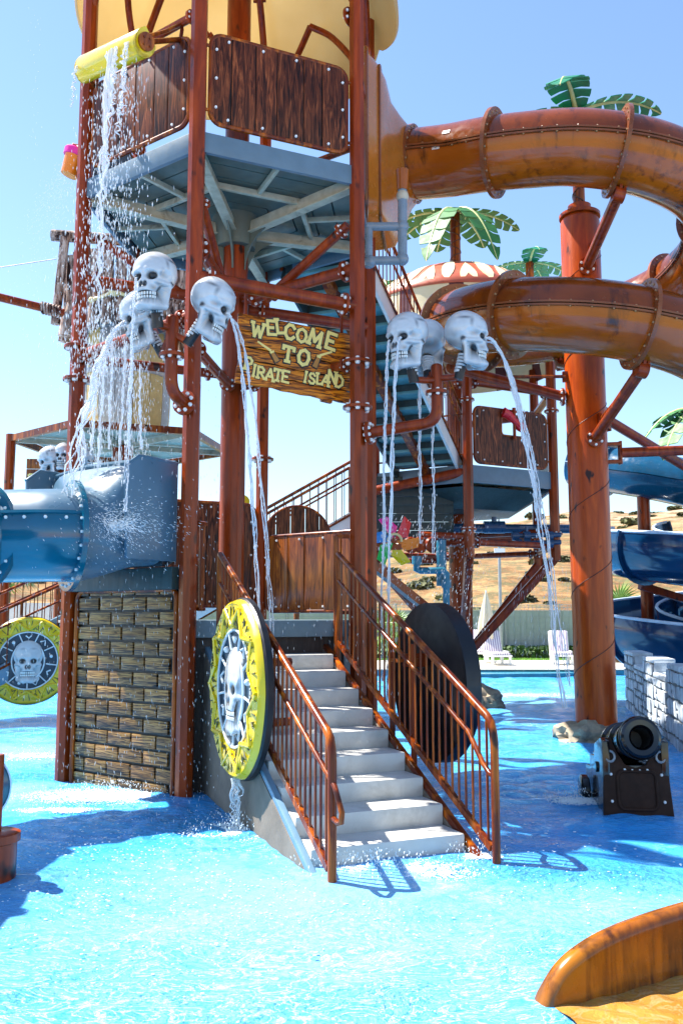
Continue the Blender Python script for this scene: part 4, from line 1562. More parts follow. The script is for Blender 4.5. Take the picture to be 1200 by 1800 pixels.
SKULL = build_skull_mesh()
tm = MB()
for row, z, n_, h in ((0, -.250, 10, .046), (1, -.306, 10, .040)):
    for k in range(n_):
        a = R(-74 + 148 * k / (n_ - 1))
        c_ = Vector((.178 + .108 * math.cos(a), .130 * math.sin(a), z))
        Mx = frame(c_, (-math.sin(a), math.cos(a), 0), (0, 0, 1))
        tm.box((0, 0, 0), (.025, h, .035), Mx)
TEETH = mesh_of(tm, simple('tooth_white', (.78, .78, .74), .3, var=.05), bevel=.008, name='teeth')
em = MB()
for sg in (-1, 1): em.blob((.235, .112 * sg, .02), (.045, .05, .05), n=12, k=8)
EYES = mesh_of(em, MORTAR, smooth=80, name='eye_socket')
nm = MB()
for k in range(6):
    z = -.24 - .052 * k; x = -.07 - .015 * k
    nm.lathe([(.07, 0), (.10 - .004 * k, .01), (.10 - .004 * k, .04), (.07, .05)], 16, Matrix.Translation((x, 0, z - .05)) @ Matrix.Rotation(R(12), 4, 'Y'))
NECK = mesh_of(nm, BONE, smooth=50, name='neck')
nm2 = MB(); nm2.cyl((-.05, 0, -.2), (-.15, 0, -.66), .078, 14)
NECKD = mesh_of(nm2, MORTAR, name='neck_core')


def skull(parent, p, yaw, pitch=0.0, s=.5, roll=0):
    "face looks along yaw (degrees from +X), pitch down positive"
    k = link('skull', SKULL, parent)
    k.location = Vector(p) - ORG[parent.name]
    k.rotation_euler = (R(roll), R(pitch), R(yaw)); k.scale = (s, s * 1.13, s)
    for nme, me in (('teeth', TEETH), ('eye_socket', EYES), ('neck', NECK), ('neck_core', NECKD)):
        link(nme, me, k)
    M = Matrix.Translation(Vector(p)) @ k.rotation_euler.to_matrix().to_4x4() @ Matrix.Scale(s, 4)
    return M


def skull_fountain(label, start, elbow, top, skulls, r=.062, group='three skull water fountains'):
    "pipe leaving a post at start, bending up at elbow to top; skulls = list of (pos, yaw, pitch, size)"
    th = thing('skull_fountain', label, 'skull fountain', start, group)
    start, elbow, top = Vector(start), Vector(elbow), Vector(top)
    m = MB()
    q1 = elbow + (start - elbow).normalized() * min(.16, (start - elbow).length * .5); q2 = elbow + (top - elbow).normalized() * .16
    arc = [q1 * (1 - u_) ** 2 + elbow * 2 * u_ * (1 - u_) + q2 * u_ ** 2 for u_ in [i / 8 for i in range(9)]]
    m.tube([start] + arc + [top], r, 14)
    m.blob(top, (r, r, r * .6), n=14, k=6)
    obj('supply_pipe', m, POST, th, smooth=50)
    dd = (elbow - start).normalized()
    flange(th, start + dd * .04, dd, .125, .04, nb=8)
    flange(th, q2.lerp(top, .35), (top - elbow).normalized(), .12, .035, nb=6)
    out = []
    for pos, yaw, pitch, s in skulls:
        pos = Vector(pos)
        M = skull(th, pos, yaw, pitch, s)
        nb = M @ Vector((-.14, 0, -.60))
        j = Vector((top.x, top.y, min(top.z - .02, max(nb.z, top.z - .14))))
        m = MB(); m.tube(catmull([j, (j + nb) / 2 + Zv * -.01, nb, M @ Vector((-.11, 0, -.5))], 4), .036, 10); obj('arm', m, POST, th, smooth=50)
        out.append(M)
    return th, out


JETS = []


def jet(M, side, v, fall, label, r=.014, spread=0.0, strands=4, vz=0.1, cat='water jet', grp=None, floor=.0):
    e = M @ Vector((.30, .115 * side, -.01)); d = (M.to_3x3() @ Vector((1, 0, 0))).normalized()
    vx = d * v; rng = random.Random(len(JETS) * 13 + 5)
    m = MB(); T = math.sqrt(2 * fall / 9.81)
    for s in range(strands):
        ph = rng.uniform(0, 6.28); pts = []; rs = []
        n = 46
        for i in range(n + 1):
            u_ = i / n; tt = T * u_
            w = .005 + spread * u_ + .010 * u_
            pts.append(e + vx * tt + Vector((0, 0, min(vz, .3) * tt * (1 - u_) - 4.905 * tt * tt)) + Vector((math.cos(ph + u_ * 21 * (1 + .2 * s)), math.sin(ph + u_ * 21), 0)) * w + Vector((rng.uniform(-1, 1), rng.uniform(-1, 1), 0)) * .004 * (1 + 2 * u_))
            rs.append(.62 * r * (.85 + .4 * math.sin(i * 1.9 + ph) * u_ + rng.uniform(-.2, .35)) * (1 - .55 * u_))
        m.tube(pts, rs, 6)
    for i in range(90):
        u_ = rng.uniform(.35, 1); tt = T * u_
        p = e + vx * tt + Vector((rng.gauss(0, .02 * u_ + spread), rng.gauss(0, .02 * u_ + spread), -4.905 * tt * tt))
        m.drop(p, (rng.uniform(-.1, .1), rng.uniform(-.1, .1), 1), rng.uniform(.012, .035), rng.uniform(.003, .008))
    o = obj('water_jet', m, JET, smooth=60, org=e)
    tag(o, label, cat, grp)
    JETS.append(o)
    return e + vx * T + Vector((0, 0, -fall))


LAND = []
# left cluster on post B
pB = Vector((B.x, B.y, 3.78)) + (B - cc).normalized() * .10 + Vector((-.02, 0, 0))
el = at(300, 700, 8.28); el.z = 3.84; tp = Vector((el.x, el.y, at(298, 560, 8.28).z))
k1 = at(270, 497, 8.08); k2 = at(250, 562, 8.45); k3 = at(372, 543, 8.22)
th1, Ms = skull_fountain('three skulls spouting water on the bent pipe bolted to the middle front post', pB, el, tp,
                         [(k1, -108, 2, .62), (k2, 205, 20, .60), (k3, -8, 22, .62)], group='skull fountains on the front tower')
for i, (mi, sd, v, fall, lab, r, spd) in enumerate((
        (2, -1, .50, 3.9, 'bright water jet falling in front of the welcome sign from the right facing skull', .016, 0),
        (2, 1, .62, 3.6, 'thin water jet crossing the welcome sign just right of its twin', .013, 0),
        (0, -1, .12, 2.2, 'thin water jet dribbling from the near eye of the front facing skull', .010, 0),
        (1, -1, .8, 2.05, 'wide white water jet pouring from the left facing skull onto the blue slide', .022, .04),
        (1, 1, .95, 2.0, 'white water jet falling furthest left from the left facing skull', .022, .04))):
    LAND.append(jet(Ms[mi], sd, v, fall, lab, r, spd, grp='water jets from the skulls'))
# right cluster on post C
pC = Vector((C.x, C.y, 3.66)) + Vector((.09, -.04, 0))
el = at(768, 740, 9.05); el.z = 3.72; tp = Vector((el.x, el.y, at(768, 645, 9.05).z))
k1 = at(714, 600, 8.85); k2 = at(750, 612, 9.3); k3 = at(822, 598, 8.95)
th2, Ms = skull_fountain('three skulls spouting water on the bent pipe bolted to the right front post', pC, el, tp,
                         [(k1, -132, 4, .63), (k2, 88, 14, .62), (k3, -14, 2, .63)], group='skull fountains on the front tower')
for mi, sd, v, fall, lab, r, spd in (
        (0, 1, .30, 3.6, 'twisted water jet falling along the right front post from the left turned skull', .017, 0),
        (0, -1, .18, 3.4, 'water jet dropping past the skull jaw from the inner eye of the left turned skull', .014, 0),
        (1, 1, .25, 2.0, 'water jet falling over the rainbow pinwheel', .014, 0),
        (1, -1, .3, 2.1, 'short water jet falling behind the bent pipe of the right skulls', .012, 0),
        (2, -1, .78, 3.7, 'strong water jet arcing right from the skull furthest to the right', .022, .004),
        (2, 1, .86, 3.5, 'water jet arcing right beside its stronger twin in front of the dark plank panel', .014, .004)):
    LAND.append(jet(Ms[mi], sd, v, fall, lab, r, spd, grp='water jets from the skulls'))

# ================================================================== WELCOME SIGN
n_in = -nBC
sp0 = B + n_in * .28; sg_ = thing('welcome_sign', 'carved wooden welcome sign with cream letters hung under the front deck', 'sign', at(520, 625, 9.3))
def sp(px, py, out=0.0):
    return hit(px, py, sp0 + nBC * out, nBC)
def sl_(x, y):       # sign pixel -> local coordinates (metres) in the sign plane
    p = sp(x, y); return ((p - sp0).dot(tBC), p.z)
def sign_board(top, bot, th=.05, z=0.0):
    pts = [sl_(*q) for q in top] + [sl_(*q) for q in reversed(bot)]
    Mx = frame(Vector((sp0.x, sp0.y, 0)), tBC, Zv)
    m = MB(); m.prism(pts, z - th / 2, z + th / 2, Mx); obj('board', m, SIGN, sg_, bevel=.008, smooth=30)
sy = lambda x, y: (x, y + .19 * (x - 415))
def bt(x0, x1, y0, amp, seed):
    rng = random.Random(seed); n = 12
    return [sy(x0 + (x1 - x0) * k / n, y0 + rng.uniform(-amp, amp)) for k in range(n + 1)]
e1 = bt(418, 628, 550, 1.0, 1); e2 = bt(418, 630, 578, 1.5, 2); e3 = bt(422, 622, 607, 1.5, 3); e4 = bt(420, 624, 630, 1.5, 4); e5 = bt(414, 614, 652, 1.5, 5); e6 = bt(412, 612, 672, 2.0, 6)
dn = lambda e, k=1.6: [(x, y + k) for x, y in e]
for i, (a, b, zz) in enumerate(((e1, e2, 0), (dn(e2), e3, .004), (dn(e3), e4, -.003), (dn(e4), e5, .003), (dn(e5), e6, .008))):
    sign_board(a, b, .05, zz)
sign_board([sy(563, 672 - 1), sy(583, 672 - 1)], [sy(564, 677), sy(582, 678)], .06, .0)
m = MB(); Mx = frame(Vector((sp0.x, sp0.y, 0)), tBC, Zv)
m.prism([sl_(*q) for q in (sy(424, 552), sy(620, 552), sy(610, 668), sy(418, 668))], -.05, -.03, Mx); obj('backing', m, MORTAR, sg_, smooth=0)
m = MB()
for x in (432, 600):
    p = sp(x, sy(x, 552)[1], -.02); m.cyl(p, p + Zv * .32, .018, 8)
obj('hanger', m, POST, sg_)

GLY = {   # chunky hand cut capitals as polylines in a unit box
    'W': [[(0, 1), (.25, 0), (.5, .75), (.75, 0), (1, 1)], [(-.1, 1), (.12, 1)], [(.88, 1), (1.1, 1)]],
    'E': [[(.1, 0), (.1, 1)], [(.1, 1), (.85, 1)], [(.1, .5), (.65, .5)], [(.1, 0), (.9, 0)]],
    'L': [[(.15, 1), (.15, 0)], [(.15, 0), (.85, .0)], [(-.02, 1), (.32, 1)]],
    'C': [[(.9, .8), (.7, .98), (.35, .98), (.08, .7), (.08, .3), (.35, .02), (.7, .02), (.92, .2)]],
    'O': [[(.5, 1), (.15, .85), (.02, .5), (.15, .15), (.5, 0), (.85, .15), (.98, .5), (.85, .85), (.5, 1)]],
    'M': [[(.05, 0), (.12, 1), (.5, .25), (.88, 1), (.95, 0)], [(-.06, 0), (.18, 0)], [(.82, 0), (1.06, 0)]],
    'T': [[(.5, 0), (.5, 1)], [(0, 1), (1, 1)], [(.3, 0), (.7, 0)], [(0, 1), (0, .8)], [(1, 1), (1, .8)]],
    'P': [[(.15, 0), (.15, 1), (.6, 1), (.85, .8), (.8, .55), (.55, .45), (.15, .48)], [(0, 0), (.32, 0)]],
    'I': [[(.5, 0), (.5, 1)], [(.3, 0), (.7, 0)], [(.3, 1), (.7, 1)]],
    'R': [[(.15, 0), (.15, 1), (.6, 1), (.85, .8), (.8, .58), (.5, .5), (.15, .5)], [(.45, .5), (.95, 0)], [(0, 0), (.3, 0)]],
    'A': [[(0, 0), (.48, 1), (1, 0)], [(.2, .35), (.8, .35)], [(-.1, 0), (.14, 0)], [(.86, 0), (1.1, 0)]],
    'S': [[(.85, .82), (.6, 1), (.25, .95), (.12, .75), (.3, .55), (.7, .45), (.88, .25), (.72, .04), (.35, 0), (.1, .18)]],
    'N': [[(.1, 0), (.1, 1), (.9, 0), (.9, 1)], [(-.05, 0), (.25, 0)], [(.75, 1), (1.05, 1)]],
    'D': [[(.12, 0), (.12, 1), (.5, 1), (.88, .72), (.88, .28), (.5, 0), (.12, 0)]],
}


def letter(ch, px, py, hpx, rot=0, wf=.74):
    hpx = hpx * 1.1
    cx, cz = sl_(px, py); h = hpx / FPX * 9.6
    w = h * wf * (.45 if ch == 'I' else 1.15 if ch in 'WM' else 1)
    for name, mat, sw, lay in (('letter', LETTER, .108, .034), ('letter_edge', MORTAR, .185, .028)):
        m = MB(); cnt = 0
        for pl in GLY[ch]:
            P = []
            for a, b in pl:
                x = (a - .5) * w; y = (b - .5) * h
                c, s = math.cos(R(rot)), math.sin(R(rot))
                P.append(Vector((cx + x * c - y * s, cz + x * s + y * c, 0)))
            for a, b in zip(P[:-1], P[1:]):
                cnt += 1
                dd = (b - a).normalized(); nn = Vector((-dd.y, dd.x, 0)) * (sw * h)
                ex = dd * (sw * h * .75)
                top = lay + cnt * .0007
                m.prism([(a - ex + nn)[:2], (a - ex - nn)[:2], (b + ex - nn)[:2], (b + ex + nn)[:2]], .02 , top, Mx)
        obj(name, m, mat, sg_, smooth=20)
zc = lambda X, Y: (400 + X / 4.615, 520 + Y / 4.615)
for ch, X, Y, h, r in (('W', 238, 285, 22, -6), ('E', 350, 266, 22, 4), ('L', 420, 254, 22, 8), ('C', 497, 300, 24, -8), ('O', 592, 330, 22, -6), ('M', 704, 350, 25, -16), ('E', 832, 376, 26, -12),
                       ('T', 482, 480, 24, -8), ('O', 608, 507, 25, -10),
                       ('P', 163, 556, 19, -8), ('I', 208, 612, 18, -10), ('R', 262, 630, 18, -6), ('A', 336, 647, 18, -8), ('T', 400, 650, 18, -8), ('E', 464, 662, 18, -8),
                       ('I', 624, 664, 17, -10), ('S', 676, 677, 17, -8), ('L', 738, 680, 17, -4), ('A', 786, 692, 17, -10), ('N', 838, 664, 20, -6), ('D', 897, 702, 19, -10)):
    letter(ch, *zc(X, Y), h, r)
# the two small painted pistols either side of TO
for (x0, y0), (x1, y1), (gx, gy) in (((235, 378), (345, 455), (395, 540)), ((835, 462), (735, 492), (695, 585))):
    a, b, c_ = [Vector(sl_(*zc(*q)) + (0,)) for q in ((x0, y0), (x1, y1), (gx, gy))]
    def strip(p, q, w0, w1, z0, z1, mat, nme):
        nn = Vector((-(q - p).y, (q - p).x, 0)).normalized()
        m = MB(); m.prism([(p + nn * w0)[:2], (p - nn * w0)[:2], (q - nn * w1)[:2], (q + nn * w1)[:2]], z0, z1, Mx); obj(nme, m, mat, sg_, smooth=20)
    strip(a, b, .010, .013, .02, .04, LETTER, 'pistol_barrel'); strip(b + (b - a) * .02, b + (c_ - b) * .2, .026, .022, .02, .043, LETTER, 'pistol_lock')
    strip(b + (c_ - b) * .1, c_, .018, .028, .02, .037, simple('pistol_grip_amber', (.5, .2, .03), .4), 'pistol_grip')
    strip(b, c_ + (c_ - b) * .08, .034, .038, .02, .029, MORTAR, 'pistol_edge')

# ================================================================== MEDALLIONS
def medallion(label, c, face, dia=1.44, back=.08, post_to=None, group='round medallions', cover=False):
    "round relief disc: yellow scalloped rim, dark ring with pale strokes, skull relief in the middle; face = outward direction"
    face = Vector(face).normalized()
    M = frame(c, Vector((0, 0, 1)).cross(face) * 1, (0, 0, 1)); Rr = dia / 2      # local z = face direction
    th = thing('medallion', label, 'medallion', c, group)
    m = MB(); m.lathe([(Rr * .98, -back), (Rr * 1.02, -back * .8), (Rr * 1.02, -.02), (Rr * 1.0, 0)] if not cover else [(Rr * .98, -back), (Rr * 1.03, -back * .85), (Rr * 1.035, .075), (Rr * 1.012, .08), (Rr * 1.01, -.01)], 64, M); obj('disc', m, BLACK, th, smooth=30)
    # rim with cords and points
    rng = np.random.RandomState(4)
    rings = []
    nr, na = 16, 180
    for i in range(nr + 1):
        f = i / nr; r0 = .65 + .35 * f
        rg = []
        for k in range(na):
            a = 2 * math.pi * k / na
            saw = 1 - abs(((a * 10 / (2 * math.pi)) % 1) * 2 - 1)
            out = 1 + .012 * f * (saw ** 2)
            hgt = .012 + .042 * math.sin(math.pi * min(1, f * 1.02)) ** .6
            hgt += .012 * math.exp(-((f - (.25 + .5 * saw)) / .12) ** 2)
            hgt += .004 * math.sin(a * 34 + 5 * math.sin(a * 3)) * math.sin(math.pi * f)
            hgt += .02 * math.exp(-((f - .9) / .07) ** 2)
            r = Rr * r0 * out
            rg.append(M @ Vector((r * math.sin(a), r * math.cos(a), hgt if 0 < i < nr else .0)))
        rings.append(rg)
    m = MB(); m.loft(rings, False, False); rim = obj('rim', m, YELL, th, smooth=50)
    m = MB(); m.lathe([(Rr * .67, -.01), (Rr * .67, .025), (Rr * .655, .035), (Rr * .64, .022), (Rr * .63, .015)], 64, M, True, True); obj('inner_plate', m, DKBLUE, th, smooth=30)
    m = MB()
    m.tube([M @ Vector((Rr * .655 * math.cos(2 * math.pi * k / 60), Rr * .655 * math.sin(2 * math.pi * k / 60), .036)) for k in range(60)], .012, 6, ring=True)
    m.tube([M @ Vector((Rr * .36 * math.cos(2 * math.pi * k / 60), Rr * .43 * math.sin(2 * math.pi * k / 60) - .01, .03)) for k in range(60)], .012, 6, ring=True)
    obj('ring_line', m, PALE, th)
    # plain geometric fields between the two lines
    for k in range(9):
        a = 2 * math.pi * k / 9 + .35
        ca, sa = math.sin(a), math.cos(a)
        m = MB(); m.tube([M @ Vector((Rr * .40 * ca, Rr * .45 * sa, .03)), M @ Vector((Rr * .64 * ca, Rr * .64 * sa, .033))], .011, 6)
        obj('spoke', m, PALE, th)
        b = a + math.pi / 9; cb, sb = math.sin(b), math.cos(b)
        q = Vector((Rr * .515 * cb, Rr * .545 * sb, .03)); tn = Vector((sb, -cb, 0)); rn = Vector((cb, sb, 0))
        m = MB()
        if k % 3 == 0: m.tube([M @ (q - tn * .05 - rn * .03), M @ (q + rn * .035), M @ (q + tn * .05 - rn * .03)], .011, 6)
        elif k % 3 == 1: m.blob(M @ q, (.028, .028, .028), n=10)
        else: m.tube([M @ (q - tn * .05 + rn * .02), M @ (q - rn * .02), M @ (q + tn * .04 + rn * .02)], .013, 6)
        obj('relief_stroke', m, PALE, th)
    # carved strokes and a zigzag cord on the yellow rim
    zz_ = MB(); n_ = 20
    for k in range(n_):
        a0, a1 = 2 * math.pi * k / n_, 2 * math.pi * (k + 1) / n_
        r0_, r1_ = (.70, .93) if k % 2 == 0 else (.93, .70)
        zz_.tube([M @ Vector((Rr * r0_ * math.sin(a0), Rr * r0_ * math.cos(a0), .055)), M @ Vector((Rr * r1_ * math.sin(a1), Rr * r1_ * math.cos(a1), .06))], .020, 6)
    obj('zigzag_cord', zz_, YELL, rim, smooth=60)
    gr_ = MB(); rg_ = random.Random(6)
    for k in range(40):
        a0 = 2 * math.pi * (k + .5) / 40 + rg_.uniform(-.05, .05); r_ = rg_.choice((.74, .80, .88)) * Rr
        q = Vector((r_ * math.sin(a0), r_ * math.cos(a0), .058)); tn = Vector((math.cos(a0), -math.sin(a0), 0)); rn = Vector((math.sin(a0), math.cos(a0), 0))
        s_ = rg_.choice((-1, 1)); w_ = rg_.uniform(.018, .035)
        gr_.tube([M @ (q - tn * w_ - rn * .02 * s_), M @ (q + rn * .018 * s_), M @ (q + tn * w_ * .8 - rn * .014 * s_)], .007, 5)
    for k in range(n_):
        a0 = 2 * math.pi * k / n_
        for d_ in (-.035, .035):
            gr_.tube([M @ Vector((Rr * .70 * math.sin(a0 + d_), Rr * .70 * math.cos(a0 + d_), .052)), M @ Vector((Rr * .92 * math.sin(a0 + d_ * 2.2), Rr * .92 * math.cos(a0 + d_ * 2.2), .058))], .006, 5)
    obj('carved_groove', gr_, simple('olive_groove', (.10, .10, .03), .5), rim, smooth=60)
    k = link('skull_relief', SKULL, th)
    # skull looks along the face: its local +X becomes the face direction, flattened
    xx = face; zz = Vector((0, 0, 1)); yy = zz.cross(xx)
    mm = Matrix.Identity(4)
    sc = (.16, .74, .60); sc = (.17, dia * .56, dia * .50)
    for i in range(3):
        mm[i][0] = xx[i] * sc[0]; mm[i][1] = yy[i] * sc[1]; mm[i][2] = zz[i] * sc[2]
    mm.translation = Vector(c) + face * .028 - Vector(ORG[th.name]) - Vector((0, 0, .02))
    k.matrix_local = mm
    ORG[k.name] = ORG[th.name]
    for nme, me in (('teeth', TEETH), ('eye_socket', EYES)): link(nme, me, k)
    if post_to is not None:
        m = MB()
        for q in post_to:
            m.cyl(Vector(c) - face * back * .9 + Vector((0, 0, q[2] - c[2])), q, .035, 8)
        obj('mounting_arm', m, RAIL, th)
    return th


a25 = R(23)
cL = at(418, 1209, 7.42)
medallion('yellow rimmed skull medallion mounted on the left side of the front staircase', cL, (-math.cos(a25), -math.sin(a25), 0), 1.45,
          post_to=[(cL.x + .42, cL.y + .25, cL.z + .2), (cL.x + .42, cL.y + .25, cL.z - .3)])
cR = at(762, 1198, 8.3)
mr = medallion('medallion turned away showing its plain black back beside the right stair railing', cR, (math.cos(R(22)), math.sin(R(22)), 0), 1.40, cover=True)
m = MB(); pq = cR - Vector((math.cos(R(22)), math.sin(R(22)), 0)) * .3
for dx in (-.18, .26):
    q = pq + Vector((-math.sin(R(22)), math.cos(R(22)), 0)) * dx
    m.bar(Vector((q.x, q.y, -.4)), Vector((q.x, q.y, cR.z + .35)), .05, .05, (1, 0, 0))
m.bar(pq + Zv * .2, cR - Vector((math.cos(R(22)), math.sin(R(22)), 0)) * .1 + Zv * .2, .06, .12); obj('mounting_post', m, POST, mr)
m = MB(); m.box((0, 0, 0), (.16, .03, .22), frame(pq + Zv * .2, (-math.sin(R(22)), math.cos(R(22)), 0), Zv)); obj('bracket', m, RAIL, mr)
cF = at(50, 1161, 14.6)
medallion('smaller looking yellow rimmed skull medallion at the far left beside the rear stairs', cF, (.30, -.95, 0), 1.40, post_to=[(cF.x, cF.y + .5, cF.z)])


# ================================================================== STAIRCASES BEHIND
def flight(name, label, P, Q, w, n, tread_mat, str_mats, rails=(True, True), side=None, solid=False):
    "open metal flight from P (low) to Q (high); P, Q on its centre line"
    P = Vector(P); Q = Vector(Q); d = Q - P
    dh = Vector((d.x, d.y, 0)); L = dh.length; dh /= L; s = Vector((dh.y, -dh.x, 0))
    th = thing(name, label, 'staircase', P)
    for k in range(n):
        c_ = P + d * ((k + .5) / n)
        m = MB(); m.box((0, 0, 0), (w, L / n + .04, .05), frame(c_, s, dh)); obj('tread', m, tread_mat, th, bevel=.006)
        m = MB(); m.box((0, L / n / 2, d.z / n / 2), (w, .02, d.z / n), frame(c_, s, dh)); obj('riser', m, DARKDECK, th, smooth=0)
    for sg, mt in ((1, str_mats[0]), (-1, str_mats[1])):
        a = P + s * sg * (w / 2 + .03); b = Q + s * sg * (w / 2 + .03)
        m = MB(); m.bar(a, b, .05, .30); obj('stringer', m, mt, th, bevel=.006)
    m = MB(); m.bar(P - Zv * .14, Q - Zv * .14, .14, .12); obj('spine_beam', m, RAIL, th)
    for sg, use in ((1, rails[0]), (-1, rails[1])):
        if not use: continue
        a = P + s * sg * (w / 2 + .07); b = Q + s * sg * (w / 2 + .07)
        m = MB(); m.cyl(a + Zv * 1.05, b + Zv * 1.05, .028, 8); m.cyl(a + Zv * .12, b + Zv * .12, .02, 8); m.cyl(a + Zv * .78, b + Zv * .78, .018, 8)
        for f in (0, .5, 1): m.cyl(a.lerp(b, f), a.lerp(b, f) + Zv * 1.05, .026, 8)
        rl = obj('handrail', m, RAIL, th)
        nb = int(d.length / .17)
        for k in range(1, nb):
            q = a.lerp(b, k / nb); m = MB(); m.cyl(q + Zv * .12, q + Zv * 1.05, .009, 5); obj('baluster', m, RAIL, rl)
    return th


O2 = (2.36, 17.6); V2 = hexpts(O2, 1.95, -93)
B2, C2, F2, E2, D2, A2 = V2
flight('upper_staircase', 'open staircase with teal treads and white stringer climbing to the front tower deck', (1.62, 16.2, 4.4), (-.25, 11.75, 6.55), 1.15, 13, TREAD, (DARKDECK, WSTR))
flight('rear_staircase', 'flight with thin brown balusters rising to the right behind the front tower', (-3.3, 15.3, 1.35), (.25, 15.85, 3.45), 1.1, 13, CONC, (WSTR, WSTR))
flight('left_staircase', 'stairs with brown rails and light blue stringer behind the far left medallion', (-6.9, 13.4, .1), (-4.6, 16.6, 1.7), 1.1, 10, CONC, (LSTR, LSTR))
flight('left_staircase', 'short brown railed flight descending at the far left edge', (-4.4, 13.2, 1.5), (-6.2, 16.2, 2.6), .9, 8, CONC, (LSTR, LSTR)) if False else None

# ================================================================== REAR TOWER WITH PAINTED DOME
t2 = thing('rear_tower', 'rear play tower with leaf painted dome and dark plank panel on a grey deck', 'play tower', (O2[0], O2[1], 0))
c2 = Vector((O2[0], O2[1], 0))
m = MB(); m.cyl((O2[0], O2[1], -.4), (O2[0], O2[1], 8.0), .23, 18); obj('center_column', m, POST, t2)
for v in V2:
    post(t2, v.x, v.y, 2.75, 6.95, .095)
hexdeck(t2, V2, O2, 4.1, 4.42, 4.0)
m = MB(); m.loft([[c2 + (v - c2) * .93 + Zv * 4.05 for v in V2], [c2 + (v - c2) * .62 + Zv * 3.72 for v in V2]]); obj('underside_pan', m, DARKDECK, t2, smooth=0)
for i, v in enumerate(V2):
    w = V2[(i + 1) % 6]
    dr = (v - c2).normalized()
    m = MB(); m.cyl(v + Zv * 2.8, c2 + dr * .2 + Zv * 1.05, .085, 8); obj('strut', m, POST, t2)
    beam(t2, v + Zv * 3.02, w + Zv * 3.02, .06)
    if i not in (4,):
        beam(t2, v + Zv * 5.95, w + Zv * 5.95, .075)
    beam(t2, c2 + dr * .24 + Zv * 3.3, v + Zv * 3.3, .055)
    for zz in (3.25, 5.6): flange(t2, v + Zv * zz, (0, 0, 1), .14)
pn2, MP2 = panel(t2, B2, C2, 4.47, 5.5, 6, PLANK, gap=.15, window=(-.22, .04, .26, .6))
m = MB(); m.tube([MP2 @ Vector((.02 + a, .27 + b, .02)) for a, b in rrect(.50, .47, .07, 4)], .018, 6, ring=True); obj('window_frame', m, RAIL, pn2)
panel(t2, C2, F2, 4.47, 5.5, 6, PLANK, gap=.15)
panel(t2, A2, B2, 4.47, 5.5, 5, PLANK, gap=.5)
# boarded skirt under the stair landing and a red beam across it
m = MB()
sk0, sk1 = Vector((.55, 16.35, 0)), Vector((2.05, 16.35, 0))
for k in range(6):
    mm = MB(); mm.box((1.3, 16.35, 3.22 + k * .158), (1.55, .05, .15)); obj('skirt_board', mm, DARKDECK, t2, bevel=.004)
beam(t2, (.5, 16.1, 3.98), (2.2, 15.75, 4.3), .09, (False, False))
m = MB(); m.box((1.3, 16.9, 4.25), (1.6, 1.1, .12)); obj('landing', m, DARKDECK, t2)
# dome: striped drum below, brick red cap with cream leaves
zb, zt_, rd = 6.95, 7.85, 1.90
for k in range(24):
    a0, a1 = 2 * math.pi * k / 24, 2 * math.pi * (k + 1) / 24
    narrow = k % 2
    if narrow: a0 += .06; a1 -= .06
    else: a0 -= .06; a1 += .06
    m = MB(); rg = []
    for z, r in ((zb - .25, rd + .10), (zb, rd + .05), (zt_, rd)):
        rg.append([Vector((O2[0] + (r + dd) * math.cos(a), O2[1] + (r + dd) * math.sin(a), z)) for a, dd in [(a0 + (a1 - a0) * i / 4, 0) for i in range(5)] + [(a1 + (a0 - a1) * i / 4, -.03) for i in range(5)]])
    m.loft(rg); obj('drum_stripe', m, MAROON if narrow else DOMEW, t2, smooth=40)
m = MB(); m.lathe([(rd + .02, zt_ - .02), (rd + .03, zt_ + .03), (1.72, zt_ + .25), (1.38, zt_ + .55), (.9, zt_ + .80), (.45, zt_ + .92), (.05, zt_ + .97)], 48, Matrix.Translation((O2[0], O2[1], 0))); dm = obj('dome_cap', m, DOMER, t2, smooth=60)
def dsurf(a, f, e=.012):
    pr = [(1.89, .03), (1.72, .25), (1.38, .55), (.9, .80), (.45, .92), (.05, .97)]
    x = f * 5; i = min(4, int(x)); u_ = x - i
    r = pr[i][0] * (1 - u_) + pr[i + 1][0] * u_; z = pr[i][1] * (1 - u_) + pr[i + 1][1] * u_
    return Vector((O2[0] + (r + e) * math.cos(a), O2[1] + (r + e) * math.sin(a), zt_ + z + e))
for k in range(14):
    ac = 2 * math.pi * k / 14
    for da, f0, f1, wd in ((0, .02, .62, .058), (.15, .0, .42, .038), (-.15, .0, .42, .038), (.0, .64, .9, .085)):
        L_, R_ = [], []
        for i in range(8):
            u_ = i / 7; f = f0 + (f1 - f0) * u_
            wv = wd * math.sin(math.pi * min(1, u_ * .93 + .05)) * (1 + f * 1.2)
            cen = ac + da * (1 + u_ * .5)
            L_.append(cen - wv); R_.append((cen + wv, f))
        fsq = [f for _, f in R_]
        m = MB(); m.loft([[dsurf(l, f), dsurf(r_[0], f), dsurf(r_[0], f, -.01), dsurf(l, f, -.01)] for l, r_, f in zip(L_, R_, fsq)])
        obj('painted_leaf', m, DOMEW, dm, smooth=40)
m = MB(); m.lathe([(.16, zt_ + .9), (.16, zt_ + 1.02), (.1, zt_ + 1.04), (.1, zt_ + 1.2)], 16, Matrix.Translation((O2[0], O2[1], 0))); obj('finial', m, RAIL, t2)
